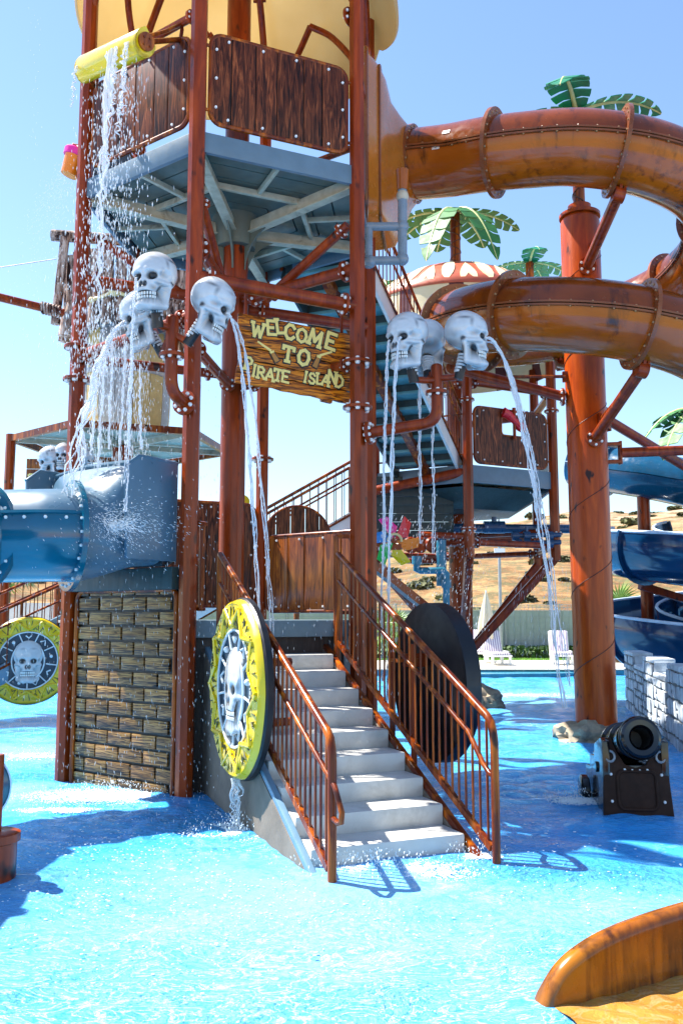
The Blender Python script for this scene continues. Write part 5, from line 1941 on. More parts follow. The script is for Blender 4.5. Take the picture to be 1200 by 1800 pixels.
# red water squirter behind the window of the panel
mg = thing('red_squirter', 'red plastic water squirter in the window of the dark plank panel', 'water squirter', MP2 @ Vector((.02, .27, -.15)))
q = [MP2 @ Vector(v) for v in ((-.20, .46, .04), (-.10, .42, .06), (.03, .32, .07), (.15, .22, .08), (.24, .17, .1))]
m = MB(); m.tube(q, [.10, .085, .06, .09, .085], 14); obj('barrel', m, RED, mg, smooth=60)
m = MB(); m.cyl(q[2], q[2] + Zv * .24, .035, 8); m.cyl(q[2] - Zv * .05, q[2] - Zv * .35, .03, 8); obj('handle', m, POST, mg)

# ------------------------------------------------------------------ pipe manifold with valves under the rear tower
mf = thing('pipe_manifold', 'dark blue pipes with valves running under the grey rear deck', 'pipes', at(880, 940, 16.6))
m = MB()
a, b = at(768, 928, 16.9), at(1010, 930, 16.9)
m.cyl(a, b, .085, 12); m.cyl(at(775, 928, 16.9), at(775, 1010, 16.9), .10, 12)
obj('pipe', m, PVCB, mf)
for px in (868,):
    p = at(px, 927, 16.9); m = MB(); m.cyl(p - Vector((.2, 0, 0)), p + Vector((.2, 0, 0)), .12, 14); m.cyl(p, p + Zv * .2, .05, 10); obj('valve', m, PVCB, mf)
for y, x0 in ((942, 900), (955, 905)):
    m = MB(); m.cyl(at(x0, y, 16.4), at(985, y - 2, 16.4), .045, 10); obj('pipe', m, PVCB, mf)
    for px in (x0 + 5, 925, 965):
        p = at(px, y, 16.4); m = MB(); m.cyl(p - Vector((.06, 0, 0)), p + Vector((.06, 0, 0)), .09, 12); obj('valve', m, PVCB, mf)
    p = at(925, y, 16.4); m = MB(); m.cyl(p, p + Zv * .17, .03, 8); m.bar(p + Zv * .17 - Vector((.12, 0, 0)), p + Zv * .17 + Vector((.12, 0, 0)), .03, .02); obj('handle', m, PVCB, mf)
m = MB()
pts = [at(732, 978, 15.4), at(732, 1002, 15.4), at(738, 1003, 15.4), at(780, 1003, 15.4), at(784, 1008, 15.4), at(784, 1110, 15.4)]
m.tube(pts, .06, 10); obj('pipe', m, TEALP, mf, smooth=60)
m = MB(); m.cyl(at(775, 950, 15.5), at(775, 1030, 15.5), .085, 12); obj('pipe', m, TEALP, mf)
for px, py in ((784, 1026), (732, 985)):
    p = at(px, py, 15.4); m = MB(); m.cyl(p - Zv * .07, p + Zv * .07, .085, 12); obj('coupling', m, TEALP, mf)
for px in (722, 738, 760):
    p = at(px, 958, 15.6); m = MB(); m.lathe([(.12, -.04), (.15, 0), (.12, .04)], 16, zframe(p, (0.3, -1, 0.1))); obj('hand_wheel', m, POST, mf)
m = MB(); m.cyl(at(700, 986, 15.7), at(770, 986, 15.7), .05, 10); m.cyl(at(735, 940, 15.7), at(830, 943, 15.7), .06, 10); obj('pipe', m, POST, mf)

# ------------------------------------------------------------------ rainbow pinwheel
pc = at(692, 951, 14.6)
pwl = thing('pinwheel', 'rainbow pinwheel spinner on a bracket below the rear stairs', 'pinwheel', pc)
for k, mt in enumerate((RED, ORG_, YELL, GRN, SKYB, MAG)):
    a = R(68 - 60 * k); a2 = a - R(52)
    m = MB(); r = .44
    pts = [(0.03 * math.cos(a), .03 * math.sin(a)), (r * math.cos(a), r * math.sin(a)), (r * .95 * math.cos(a - R(22)), r * .95 * math.sin(a - R(22))), (.24 * math.cos(a2), .24 * math.sin(a2))]
    Mx = frame(pc, (1, .12, 0), (0, 0, 1))
    ring0 = [Mx @ Vector((x, y, .02 + .05 * (i == 1))) for i, (x, y) in enumerate(pts)]
    m.loft([ring0, [p - Vector((0, -.012, 0)) for p in ring0]]); obj('petal', m, mt, pwl, smooth=0)
m = MB(); m.tube([Mx @ Vector((.11 * math.cos(R(x)), .11 * math.sin(R(x)), .08)) for x in range(-10, 195, 15)], .022, 8); obj('arch', m, CREAM, pwl)
m = MB(); m.cyl(pc + Vector((0, -.12, 0)), pc + Vector((0, .1, 0)), .05, 10); obj('axle', m, POST, pwl)
m = MB(); m.bar(pc + Vector((-.42, 0, -.1)), pc + Vector((.12, 0, -.1)), .05, .1); m.cyl(pc + Vector((-.38, .05, -.7)), pc + Vector((-.38, .05, 1.0)), .08, 8); obj('stand', m, POST, pwl)
m = MB(); m.bar(pc + Vector((-.4, .05, -.35)), pc + Vector((.9, 1.2, -1.3)), .12, .14); obj('strut', m, POST, pwl)

# ------------------------------------------------------------------ grey drain pipes beside the right front post
dp = thing('drain_pipe', 'grey plastic drain pipes looping beside the right front post under the slide', 'drain pipe', at(700, 400, 9.9))
Yp = 9.95
def pv(*q): return [at(x, y, Yp) for x, y in q]
m = MB(); m.cyl(*pv((707, 330), (707, 452)), .055, 14); m.cyl(*pv((645, 398), (700, 398)), .05, 14); m.cyl(*pv((650, 458), (707, 458)), .05, 14)
m.cyl(*pv((648, 400), (648, 470)), .045, 12); obj('pipe', m, PVC, dp)
for q in ((707, 398), (707, 455), (650, 460), (707, 345)):
    p = at(*q, Yp); m = MB(); m.blob(p, (.075, .075, .08), n=12); obj('elbow', m, PVC if q[1] > 350 else simple('cream_coupling', (.5, .42, .3), .4), dp)
m = MB(); m.cyl(*pv((707, 300), (707, 335)), .08, 14, .065); obj('outlet', m, SLL, dp)

# ================================================================== FAR LEFT TOWER WITH BARREL HUT
O3 = (-4.25, 17.0); V3 = hexpts(O3, 2.05, -100); c3 = Vector((O3[0], O3[1], 0))
t3 = thing('barrel_tower', 'distant play tower carrying a cream barrel hut with a cane thatch skirt', 'play tower', (O3[0], O3[1], 0))
m = MB(); m.cyl((O3[0], O3[1], -.4), (O3[0], O3[1], 5.0), .2, 16); obj('center_column', m, POST, t3)
for v in V3: post(t3, v.x, v.y, 1.0, 5.1, .09)
for i, v in enumerate(V3):
    m = MB(); m.bar(v + Zv * 5.02, V3[(i + 1) % 6] + Zv * 5.02, .08, .12); obj('edge_beam', m, RAIL, t3)
    m = MB(); m.bar(c3 + Zv * 5.0, v + Zv * 5.0, .06, .1); obj('radial_beam', m, BEAMT, t3)
    m = MB(); m.loft([[v * .97 + c3 * .03 + Zv * 5.08, V3[(i + 1) % 6] * .97 + c3 * .03 + Zv * 5.08, c3 + Zv * 5.08], [v * .97 + c3 * .03 + Zv * 5.1, V3[(i + 1) % 6] * .97 + c3 * .03 + Zv * 5.1, c3 + Zv * 5.1]])
    obj('deck_board', m, BEAMT, t3, smooth=0)
TANB = simple('tan_barrel_paint', (.56, .40, .15), .5, var=.15)
bc3 = at(222, 700, 17.0)
for k in range(16):
    a0, a1 = 2 * math.pi * k / 16, 2 * math.pi * (k + 1) / 16 - .012
    rg = []
    for z, r in ((5.1, .80), (5.6, .84), (6.5, .86), (7.5, .84), (7.9, .82)):
        rg.append([Vector((bc3.x + (r + dd) * math.cos(a), 17 + (r + dd) * math.sin(a), z)) for a, dd in ((a0, 0), ((a0 + a1) / 2, .006), (a1, 0), (a1, -.03), (a0, -.03))])
    m = MB(); m.loft(rg); obj('stave', m, GALV if k in (9, 11, 12, 15, 6) else TANB, t3, smooth=40)  # grey staves stand in for shadow bands on the barrel
for zz in (6.35, 7.2):
    m = MB(); m.lathe([(.87, zz - .05), (.885, zz), (.87, zz + .05)], 40, Matrix.Translation((bc3.x, 17, 0))); obj('hoop', m, GALV, t3)
for row, (z0, z1, r0, r1, n_) in enumerate(((7.05, 7.75, 1.22, 1.12, 30), (7.65, 8.55, 1.14, 1.16, 30))):
    for k in range(n_):
        a = 2 * math.pi * k / n_; rng = random.Random(k + row * 50)
        dz = rng.uniform(-.06, .06)
        m = MB(); m.tube([Vector((bc3.x + r0 * math.cos(a), 17 + r0 * math.sin(a), z0 + dz)), Vector((bc3.x + (r0 + r1) / 2 * math.cos(a), 17 + (r0 + r1) / 2 * math.sin(a), (z0 + z1) / 2)), Vector((bc3.x + r1 * math.cos(a), 17 + r1 * math.sin(a), z1 + dz))], [.10, .115, .10], 8)
        obj('cane', m, THATCH, t3, smooth=60)
m = MB(); m.cyl((bc3.x - 1.35, 16.3, 9.0), (bc3.x + 1.3, 16.5, 8.9), .11, 10); obj('ridge_log', m, THATCH, t3)
m = MB(); m.cyl((bc3.x - 1.18, 16.2, 7.2), (bc3.x - 1.05, 16.2, 9.0), .09, 8); obj('corner_log', m, THATCH, t3)
pe = at(203, 512, 15.7)
m = MB()
for sg in (-1, 1):
    m.tube([pe + Vector((-.42, 0, .17 * sg)), pe, pe + Vector((.42, 0, -.17 * sg))], .035, 8)
    for s2 in (-1, 1): m.blob(pe + Vector((.43 * s2, 0, -.17 * sg * s2)), .06, n=8)
m.blob(pe + Vector((0, -.03, .03)), (.12, .1, .14), n=10, k=8)
m.tube([pe + Vector((0, 0, .05)), pe + Vector((-.1, 0, .25))], .03, 6)
obj('crossed_bones', m, CREAM, t3, smooth=60)
bs_, be_ = at(112, 550, 16.0), at(-60, 508, 15.0)
m = MB(); m.cyl(be_, bs_, .075, 10); bo = obj('boom', m, POST, t3)
m = MB()
for k in range(7): 
    q = be_.lerp(bs_, .78 + k * .03); m.tube([q + Vector((0, .1 * math.cos(a), .1 * math.sin(a))) for a in [i * .63 for i in range(10)]], .022, 6, ring=True)
obj('rope_wrap', m, THATCH, bo)
m = MB(); m.cyl(at(100, 455, 16), at(-200, 500, 16), .008, 5); obj('rope', m, MORTAR, t3)
# skull fountain and lettered board under that deck
th3 = thing('skull_fountain', 'cluster of skulls under the deck of the distant barrel tower', 'skull fountain', at(110, 850, 15.2))
for (px, py), yaw, s in (((88, 812), -150, .58), ((112, 802), -95, .5), ((148, 810), 60, .52)):
    skull(th3, at(px, py, 15.2), yaw, 15 if yaw < -120 else 4, s)
m = MB(); m.cyl(at(112, 900, 15.3), at(112, 825, 15.3), .07, 10); m.cyl(at(112, 830, 15.3), at(150, 828, 15.3), .04, 8); m.cyl(at(112, 830, 15.3), at(88, 830, 15.3), .04, 8); obj('supply_pipe', m, POST, th3)
bd = thing('letter_board', 'small brown board with cream letters beside the distant skulls', 'sign', at(80, 840, 15.9))
Mx2 = frame(at(80, 832, 15.9), (1, .1, 0), Zv)
for k in range(3):
    m = MB(); m.box((0, .17 - k * .19, 0), (.66, .18, .05), Mx2); obj('board', m, PLANK2, bd, bevel=.006)
for gx, ch in ((-.2, 'T'), (.1, 'O')):
    m = MB(); i = 0
    for pl in GLY[ch]:
        for a, b in zip(pl[:-1], pl[1:]):
            i += 1
            m.bar(Mx2 @ Vector((gx + (a[0] - .5) * .16, -.12 + (a[1] - .5) * .18, .03)), Mx2 @ Vector((gx + (b[0] - .5) * .16, -.12 + (b[1] - .5) * .18, .03)), .03, .03 + i * .001)
    obj('letter', m, LETTER, bd)

# ================================================================== PLASTIC PALM TREES
def frond_mesh(L, w, droop, lift, mat_, teeth=7):
    m = MB()
    def cen(s):
        return Vector((L * s * (1 - .12 * s), 0, lift * L * s - droop * L * s * s))
    n = teeth * 2
    def wid(s): return w * max(0, math.sin(math.pi * min(1, .06 + .94 * s))) ** .6 * (1 - .15 * s)
    for sg in (-1, 1):
        for i in range(teeth):
            s0, s1 = i / teeth, (i + 1) / teeth
            sa, sb = s0 + .004, s1 - (.026 if i % 2 else .004)
            ring = []
            pts = [(s0 + .004, 0), ((s0 + s1) / 2, 0), (s1 - .001 if i < teeth - 1 else 1.0, 0), (sb + .01 * (i < teeth - 1), .62), (sb - .005, 1), ((sa + sb) / 2, 1.0), (sa + .01, .97), (s0 + .03, .5)]
            P = []
            for s, f in pts:
                c_ = cen(s); wv = wid(min(1, s)) * f
                wv *= (1 if f < .9 or i % 2 else .93)
                P.append(c_ + Vector((wv * .18, sg * wv, -wv * .28)))
            m.loft([P, [p + Vector((0, 0, .014)) for p in P]])
    rb = MB(); rb.tube([cen(i / 8) + Vector((0, 0, .0)) for i in range(9)], [.035 * (1 - .7 * i / 8) * (w / .3) for i in range(9)], 6)
    return mesh_of(m, mat_, smooth=25, name='frond'), mesh_of(rb, MIDRIB, smooth=60, name='midrib')


FM = {}
def palm(label, crown, h, L, w, angs, mat_=FROND, droop=.55, lift=.25, tr=.09, band=True):
    crown = Vector(crown)
    th = thing('plastic_palm', label, 'palm tree', crown - Zv * h, 'plastic palm trees')
    m = MB(); m.cyl(crown - Zv * h, crown, tr, 12, tr * .9); tk = obj('trunk', m, RAIL, th)
    if band:
        m = MB()
        for s in (1, -1):
            m.tube([crown - Zv * h + Zv * (h * i / 60) + Vector((math.cos(s * i * .42), math.sin(s * i * .42), 0)) * tr * (1.0 - .1 * i / 60) for i in range(61)], .012, 5)
        obj('trunk_lattice', m, simple('trunk_dark_lattice', (.09, .03, .012), .5), tk)
    for i, a in enumerate(angs):
        a, dr, lf = (a if isinstance(a, tuple) else (a, droop, lift))
        key = (round(L, 2), round(w, 2), dr, lf, mat_.name)
        if key not in FM: FM[key] = frond_mesh(L, w, dr, lf, mat_)
        f = link('frond', FM[key][0], th); f.location = h * Zv; f.rotation_euler = (0, 0, R(a))
        link('midrib', FM[key][1], f)
    return th
S_ = .55
p = at(799, 372, 17.6); palm('plastic palm standing on top of the leaf painted dome', (O2[0], O2[1], p.z), p.z - 8.9, 1.55, .40,
     [(5, .35, .12), (-62, 1.05, .05), (-122, 1.05, .05), (178, .35, .12), (100, .4, .2), (55, .45, .25), (140, .4, .25)], tr=.11)
p = at(1010, 196, 12.65); palm('plastic palm on the cap of the thick column above the tube slide', (HC.x, HC.y, p.z), p.z - 7.8, 1.42, .35,
     [(-6, .50, .42), (-115, .75, .55), (172, .35, .1), (60, .4, .3), (120, .5, .3)], FRONDT, tr=.09)
p = at(930, 462, 23.0); palm('plastic palm half hidden behind the lower coil of the tube slide', p, 3.0, 1.35, .36, [(10, .4, .15), (175, .4, .15), (-90, .6, .5), (60, .4, .3), (120, .4, .3)], FRONDT, tr=.12)
p = at(662, 500, 20.5); palm('plastic palm partly behind the rails of the upper staircase', p, 4.0, 1.35, .36, [(5, .55, .38), (-20, .6, .15), (-75, .9, .2), (180, .4, .2), (90, .4, .3), (-140, .8, .2)], FROND, tr=.13)
p = at(1232, 722, 17.5); palm('plastic palm reaching in at the right edge above the blue slide', p, 5.2, 1.35, .40, [(180, .75, .30), (-150, .95, .12), (0, .4, .2), (-60, .8, .2), (120, .4, .3), (60, .4, .3)], FROND, tr=.12)

# ================================================================== BLUE FLUMES AT THE RIGHT
bf = thing('blue_flume', 'dark blue open spiral flume with pale rims behind the stone wall', 'water slide', (8.3, 19.8, 0))
FC = Vector((8.25, 19.8, 0)); FR = 1.95; fr_ = .80
def flume_pt(deg, z0=2.95, pitch=1.80):
    a = R(deg); return Vector((FC.x + FR * math.sin(a), FC.y - FR * math.cos(a), z0 - pitch * deg / 360))
fpath = [flume_pt(d) for d in range(-150, 560, 8)]
ff = tube_frames(fpath)
for a in range(0, len(ff) - 1, 11):
    b = min(len(ff) - 1, a + 11)
    m = MB(); shell(m, ff[a:b + 1], -196, 16, fr_, .025, 20); sg1 = obj('trough_segment', m, NAVY, bf, smooth=50)
    m = MB()
    for ang in (-197, 17):
        m.tube([p + (s * math.cos(R(ang)) + u * math.sin(R(ang))) * (fr_ + .0) for p, d, s, u in ff[a:b + 1]], .035, 8)
    obj('rim', m, RIMW, sg1, smooth=60)
    p, d, s, u = ff[a]
    m = MB()
    for k in range(22):
        aa = R(-196 + 212 * (k + .5) / 22); m.bar(p + (s * math.cos(aa) + u * math.sin(aa)) * (fr_ - .02), p + (s * math.cos(aa) + u * math.sin(aa)) * (fr_ + .09), .05, .17, (s * -math.sin(aa) + u * math.cos(aa)))
    obj('joint_rib', m, NAVY, sg1)
m = MB(); m.cyl((FC.x, FC.y, -.4), (FC.x, FC.y, 4.4), .2, 14)
for z, dg in ((1.55, 0), (.95, 120), (1.9, -70)):
    q = flume_pt(dg); m.bar((FC.x, FC.y, z), (q.x, q.y, q.z - fr_ - .12), .12, .16)
obj('support', m, POST, bf)
bt2 = thing('blue_tube', 'closed blue tube slide passing behind the thick column at the right edge', 'tube slide', at(1150, 838, 21))
tp2 = catmull([at(1010, 815, 22.2), at(1072, 826, 21.6), at(1150, 838, 20.8), at(1260, 862, 20.2), at(1400, 905, 20.5)], 8)
tf2 = tube_frames(tp2)
for a, b in ((0, 8), (8, 20), (20, len(tf2) - 1)):
    m = MB(); shell(m, tf2[a:b + 1], 0, 178, .56); obj('upper_shell', m, BLUE2, bt2, smooth=50)
    m = MB(); shell(m, tf2[a:b + 1], -180, -2, .56); obj('lower_shell', m, BLUE2, bt2, smooth=50)
ring_flange('flange', bt2, tf2[8], .55, .66, .05, BLUE2, 20)
m = MB(); q = tf2[14][0]; m.cyl((q.x, q.y, -.4), q, .15, 12); obj('support', m, POST, bt2)

# ================================================================== WHITE STONE WALL
W0, W1 = Vector((5.62, 17.3, 0)), Vector((4.42, 11.2, 0)); LW = (W1 - W0).length
tw_ = (W1 - W0).normalized(); Mw = frame(W0, tw_, Zv)
facing = Mw.col[2].to_3d()
sgn = 1 if facing.x < 0 else -1
sw = thing('stone_wall', 'white castle wall of rounded stones with black joints at the right edge', 'wall', W0 + (W1 - W0) / 2)
tops = [(0, 1.4, 1.0), (1.4, 2.6, .80), (2.6, 3.7, 1.0), (3.7, 5.0, .80), (5.0, LW, 1.0)]
m = MB()
for a, b, h in tops: m.box(((a + b) / 2, h / 2 - .2, 0), (b - a - .001, h + .4, .30), Mw)
obj('core', m, MORTAR, sw)
rng = random.Random(12)
for a, b, h in tops:
    z = -.1; 
    while z < h - .02:
        hh = min(rng.choice([.11, .15, .2, .24]), h - z) if h - z > .16 else h - z
        if h - z - hh < .07: hh = h - z
        x = a
        while x < b - .02:
            ww = min(rng.uniform(.14, .34), b - x)
            if b - x - ww < .09: ww = b - x
            jx = .012; sub = [(z, hh)]
            if hh > .19 and ww < .22 and rng.random() < .5: sub = [(z, hh * .5), (z + hh * .5, hh * .5)]
            for zz, h2 in sub:
                pts = rrect(ww - .036, h2 - .036, min(.045, (h2 - .045) / 2.2, (ww - .045) / 2.2), 3)
                pts = [(x + ww / 2 + u_ + rng.uniform(-.006, .006), zz + h2 / 2 + v_ + rng.uniform(-.012, .012)) for u_, v_ in pts]
                m = MB(); m.prism(pts, .13 * sgn, (.165 + rng.uniform(0, .02)) * sgn, Mw)
                obj('stone', m, STONE, sw, bevel=.0, smooth=25)
            x += ww
        z += hh
for a, b, h in tops:      # cap stones
    x = a
    while x < b - .02:
        ww = min(rng.uniform(.22, .36), b - x)
        if b - x - ww < .1: ww = b - x
        m = MB(); m.box((x + ww / 2, h + .035, 0), (ww - .018, .07, .34), Mw); obj('stone', m, STONE, sw, bevel=.02)
        x += ww
for (a0, b0, h0), (a1, b1, h1) in zip(tops[:-1], tops[1:]):
    lo_, hi_ = min(h0, h1), max(h0, h1); sx = -.02 if h1 > h0 else .02
    m = MB(); m.box((b0 + sx, (lo_ + hi_) / 2 + .035, 0), (.045, hi_ - lo_ - .02, .30), Mw); obj('stone', m, STONE, sw, bevel=.015)
m = MB(); m.box((-.02, .42, 0), (.05, .98, .3), Mw); obj('stone', m, STONE, sw, bevel=.02)

# ================================================================== CANNON
cp = Vector((2.62, 8.28, 0)); yaw = R(-6)
ca = thing('cannon', 'black cannon with riveted dark brown carriage standing in the blue water', 'cannon', cp)
MC = Matrix.Translation(cp) @ Matrix.Rotation(yaw, 4, 'Z')         # local -Y points at the viewer
# front plate with a cut out cradle
plate = [(-.33, -.15), (.33, -.15), (.29, .62), (.285, .66), (.22, .68), (.17, .55), (.10, .43), (0, .40), (-.10, .43), (-.17, .55), (-.22, .68), (-.285, .66), (-.29, .62)]
MF = MC @ frame((0, -.30, 0), (1, 0, 0), (0, .18, 1))
m = MB(); m.prism([(x, y) for x, y in plate], -.03, .03, MF); fp = obj('front_plate', m, CARR, ca, bevel=.014)
m = MB(); rp = rrect(.36, .34, .06, 4)
m.tube([MF @ Vector((x, y + .2, .03)) for x, y in rp], .018, 8, ring=True); obj('raised_border', m, CARR, fp)
m = MB()
for x, y in ((-.105, .40), (-.035, .395), (.035, .395), (.105, .40), (-.235, .34), (.235, .34), (-.24, .10), (.245, .10)): m.bolt(MF @ Vector((x, y - (.02 if abs(x) < .2 else 0), .03)), MF.col[2].to_3d(), .016, .014)
obj('rivets', m, BOLTM, fp)
for sx in (-1, 1):
    m = MB(); m.tube([MF @ Vector((sx * .235 + .042 * math.cos(a), .50 + .048 * math.sin(a), .045)) for a in [i * .5236 for i in range(12)]], .012, 8, ring=True); obj('ring', m, GALV, ca)
    side = [(0, -.15), (.95, -.15), (.95, .28), (.72, .30), (.70, .42), (.46, .44), (.44, .56), (.1, .66), (-.1 + .1, .64)]
    Ms_ = MC @ frame((sx * .275, -.27, 0), (0, 1, 0), (0, 0, 1))
    m = MB(); m.prism(side, -.035, .035, Ms_); sp_ = obj('side_plate', m, GUN, ca, bevel=.012)
    m = MB(); m.cyl(MC @ Vector((sx * .33, .02, .36)), MC @ Vector((sx * .30, .02, .36)), .05, 14); obj('trunnion_cap', m, GUN, sp_)
    for yy in (.52,):
        m = MB(); m.lathe([(.13, -.045), (.15, -.03), (.15, .03), (.13, .045)], 20, MC @ zframe((sx * .36, yy, .05), (1, 0, 0))); obj('wheel', m, GUN, ca)
m = MB(); m.box((0, .18, .20), (.50, .85, .44), MC); obj('gap_fill_block', m, GUN, ca, bevel=.01)  # dark block added to close the bright gap under the barrel
MBq = MC @ frame((0, .1, .60), (1, 0, 0), (0, .17, 1))         # local z runs towards the muzzle (viewer), tilted up a little
ax = (MC.to_3x3() @ Vector((0, -.975, .20))).normalized()
bo_ = MC @ Vector((0, .42, .515))
MBz = zframe(bo_, ax)
prof = [(.02, -.16), (.05, -.13), (.055, -.10), (.03, -.07), (.12, -.02), (.21, .0), (.235, .03), (.235, .09), (.205, .11), (.195, .35), (.215, .37), (.215, .42), (.185, .44), (.172, .62), (.19, .64), (.19, .68), (.165, .70), (.16, .82), (.20, .87), (.215, .92), (.20, .965), (.175, .98), (.125, .975), (.105, .95), (.10, .55), (.0005, .549)]
prof = [(r_ * .9, z_) for r_, z_ in prof]
m = MB(); m.lathe(prof, 44, MBz, True, True); obj('barrel', m, GUN, ca, smooth=35)
m = MB(); m.lathe([(.091, .945), (.086, .60), (.0005, .595)], 32, MBz, False, False); obj('bore_shade', m, MORTAR, ca)  # matte black liner stands in for the shade inside the muzzle
m = MB(); m.lathe([(.191, .895), (.198, .915), (.191, .935)], 44, MBz, False, False); obj('muzzle_ring', m, simple('worn_muzzle_metal', (.10, .09, .08), .35, metal=.6), ca)

ca.scale = (.92, .95, .95)
# ================================================================== ORANGE SLIDE END IN THE FOREGROUND
ot = thing('slide_runout', 'orange wood look slide runout with a rounded side wall at the lower right', 'slide runout', (1.9, 4.2, 0))
# far side wall: thick rounded lip, tip curling down into the water on the left
far = [(.86, 4.10, -.10, -.22), (.90, 4.105, .03, -.2), (.95, 4.115, .11, -.18), (1.0, 4.13, .165, -.18), (1.08, 4.155, .215, -.18), (1.2, 4.2, .262, -.18), (1.36, 4.27, .295, -.18), (1.56, 4.36, .320, -.18), (1.8, 4.46, .342, -.18), (2.2, 4.62, .37, -.18), (3.0, 4.95, .40, -.18)]
def wallsec(side):
    rings = []
    for x, y, zt, zb in far:
        if side == 0: c_, o_ = Vector((x, y, 0)), Vector((-.36, .93, 0))
        else: c_, o_ = Vector((x + .42, y - 1.02, 0)), Vector((.36, -.93, 0))
        w = .075
        rg = [c_ + Zv * zb, c_ + Zv * (zt - .05), c_ + o_ * .008 + Zv * (zt - .018), c_ + o_ * .03 + Zv * zt, c_ + o_ * (w) + Zv * (zt + .002), c_ + o_ * (w + .022) + Zv * (zt - .018), c_ + o_ * (w + .03) + Zv * (zt - .06), c_ + o_ * (w + .03) + Zv * zb]
        rings.append(rg)
    return rings
RUN_ = slide_mat('runout_paint', (.26, .065, .004), (.52, .19, .008), .25, (.44, .60), (.30, .5))
for side in (0, 1):
    rr = wallsec(side)
    rr2 = catm = []
    for i in range(len(rr[0])):
        catm.append(catmull([r_[i] for r_ in rr], 4))
    m = MB(); m.loft([list(q) for q in zip(*catm)]); obj('side_wall', m, RUN_, ot, smooth=50)
rng = np.random.RandomState(2)
m = MB(); nx, ny = 70, 36
fl = []
for i in range(nx + 1):
    x = .93 + (3.0 - .93) * i / nx
    row = []
    yfar = np.interp(x, [q[0] for q in far], [q[1] for q in far])
    for j in range(ny + 1):
        y = yfar - .0 - 1.1 * j / ny
        z = .008 + .035 * (x - .93) + .004 * math.sin(x * 31 + y * 17 + 2 * math.sin(y * 11)) + .004 * math.sin(x * 17 - y * 29 + 1.7 * math.sin(x * 9))
        row.append(Vector((x + .4 * j / ny * .9, y, z)))
    fl.append(row)
m.loft(fl, closed=False)
def wetfloor():
    mt, nt, b = newmat('wet_orange_floor')
    v = coords(nt, (1, 1.2, 1))
    w = noise_(nt, v, 5, 8, .65, 2.0)
    c = ramp(nt, noise_(nt, v, 3, 4), [(.3, (.36, .15, .018)), (.7, (.58, .31, .06))])
    c = mix(nt, ramp(nt, w, [(.5, 0.0), (.55, .6), (.6, 0.0)]), c, (.50, .34, .16))
    nt.links.new(c, b.inputs['Base Color']); b.inputs['Roughness'].default_value = .05; b.inputs['Coat Weight'].default_value = .8; b.inputs['Coat Roughness'].default_value = .02
    bump(nt, b, noise_(nt, v, 9, 5, .6, 1.0), .5, .05)
    return mt
obj('floor', m, wetfloor(), ot, smooth=80)

# ================================================================== LEFT EDGE WATER CANNON
q = on(2, 1556, 0.0)
lw_ = thing('blue_spinner', 'blue disc on a brown stand cut off by the left edge of the picture', 'spinner', (q.x - .16, q.y + .1, 0))
b0 = Vector((q.x - .10, q.y + .1, 0))
m = MB(); m.lathe([(.15, -.3), (.15, .24), (.17, .25), (.17, .30), (.14, .31)], 24, Matrix.Translation(b0)); obj('stand', m, POST, lw_)
m = MB(); m.cyl(b0 + Zv * .3, b0 + Zv * .8, .05, 10); obj('stem', m, POST, lw_)
dc = at(-48, 1385, q.y + .1)
m = MB(); m.lathe([(.02, -.06), (.16, -.05), (.235, 0), (.16, .05), (.02, .06)], 40, zframe(dc, (.25, -1, 0))); obj('disc', m, BLUE, lw_, smooth=50)
m = MB(); m.lathe([(.236, -.012), (.245, 0), (.236, .012)], 40, zframe(dc, (.25, -1, 0)), False, False); obj('rim_band', m, RIMW, lw_)

# ================================================================== YELLOW TIPPING TROUGH
y0, y1 = at(149, 122, 9.12), at(256, 74, 8.28)
tt_ = thing('tipping_trough', 'bright yellow tipping trough spilling water in front of the upper left panel', 'water trough', (y0 + y1) / 2)
axd = (y1 - y0).normalized()
Mt = frame(y0, axd, Zv.cross(axd) * -1)
Ly = (y1 - y0).length
# channel section: two shallow valleys between lips, closed shell swept along the axis
sec = [(.12 * math.cos(R(x)) * (1.0 if abs(x + 60) > 12 else .93), .155 * math.sin(R(x)) * (1.0 if abs(x + 60) > 12 else .93)) for x in range(-190, 71, 13)]
perp = axd.cross(Zv).normalized()          # towards the viewer side
if perp.y > 0: perp = -perp
upv = perp.cross(axd); upv = upv if upv.z > 0 else -upv
tilt = R(10)
def cpt(p, a, b): 
    aa = a * math.cos(tilt) - b * math.sin(tilt); bb = a * math.sin(tilt) + b * math.cos(tilt)
    return p + perp * aa + upv * bb
outer = [(a, b) for a, b in sec]; innr = [(a * .86, b * .86 + .018) for a, b in reversed(sec)]
m = MB()
m.loft([[cpt(y0 + axd * s, a, b) for a, b in outer + innr] for s in (0, Ly * .5, Ly)]); obj('channel', m, YTROUGH, tt_, bevel=.01, smooth=50)
for s in (.012, Ly - .012):
    m = MB(); full = sec
    m.loft([[cpt(y0 + axd * (s - .012), a, b) for a, b in full], [cpt(y0 + axd * (s + .012), a, b) for a, b in full]]); obj('end_cap', m, YTROUGH, tt_)
for e, pst in ((y1, B - t * .28 + Zv * 7.83), (y0, A + t * .12 + Zv * 7.83)):
    m = MB(); m.cyl(e - Zv * .0, pst, .028, 8); 
    m.tube(catmull([e + Zv * .06, e + Zv * .10 + (pst - e) * .5, pst + Zv * .16, pst], 5), .02, 8); ar = obj('arm', m, RAIL, tt_, smooth=60)
    m = MB(); m.cyl(e - axd * .03, e + axd * .03, .09, 16); 
    for k in range(4): m.bolt(e + axd * (.03 if e is y1 else -.03) + (perp * math.cos(k * 1.57 + .7) + upv * math.sin(k * 1.57 + .7)) * .05, axd if e is y1 else -axd, .014, .012)
    obj('pivot_plate', m, RAIL, ar)

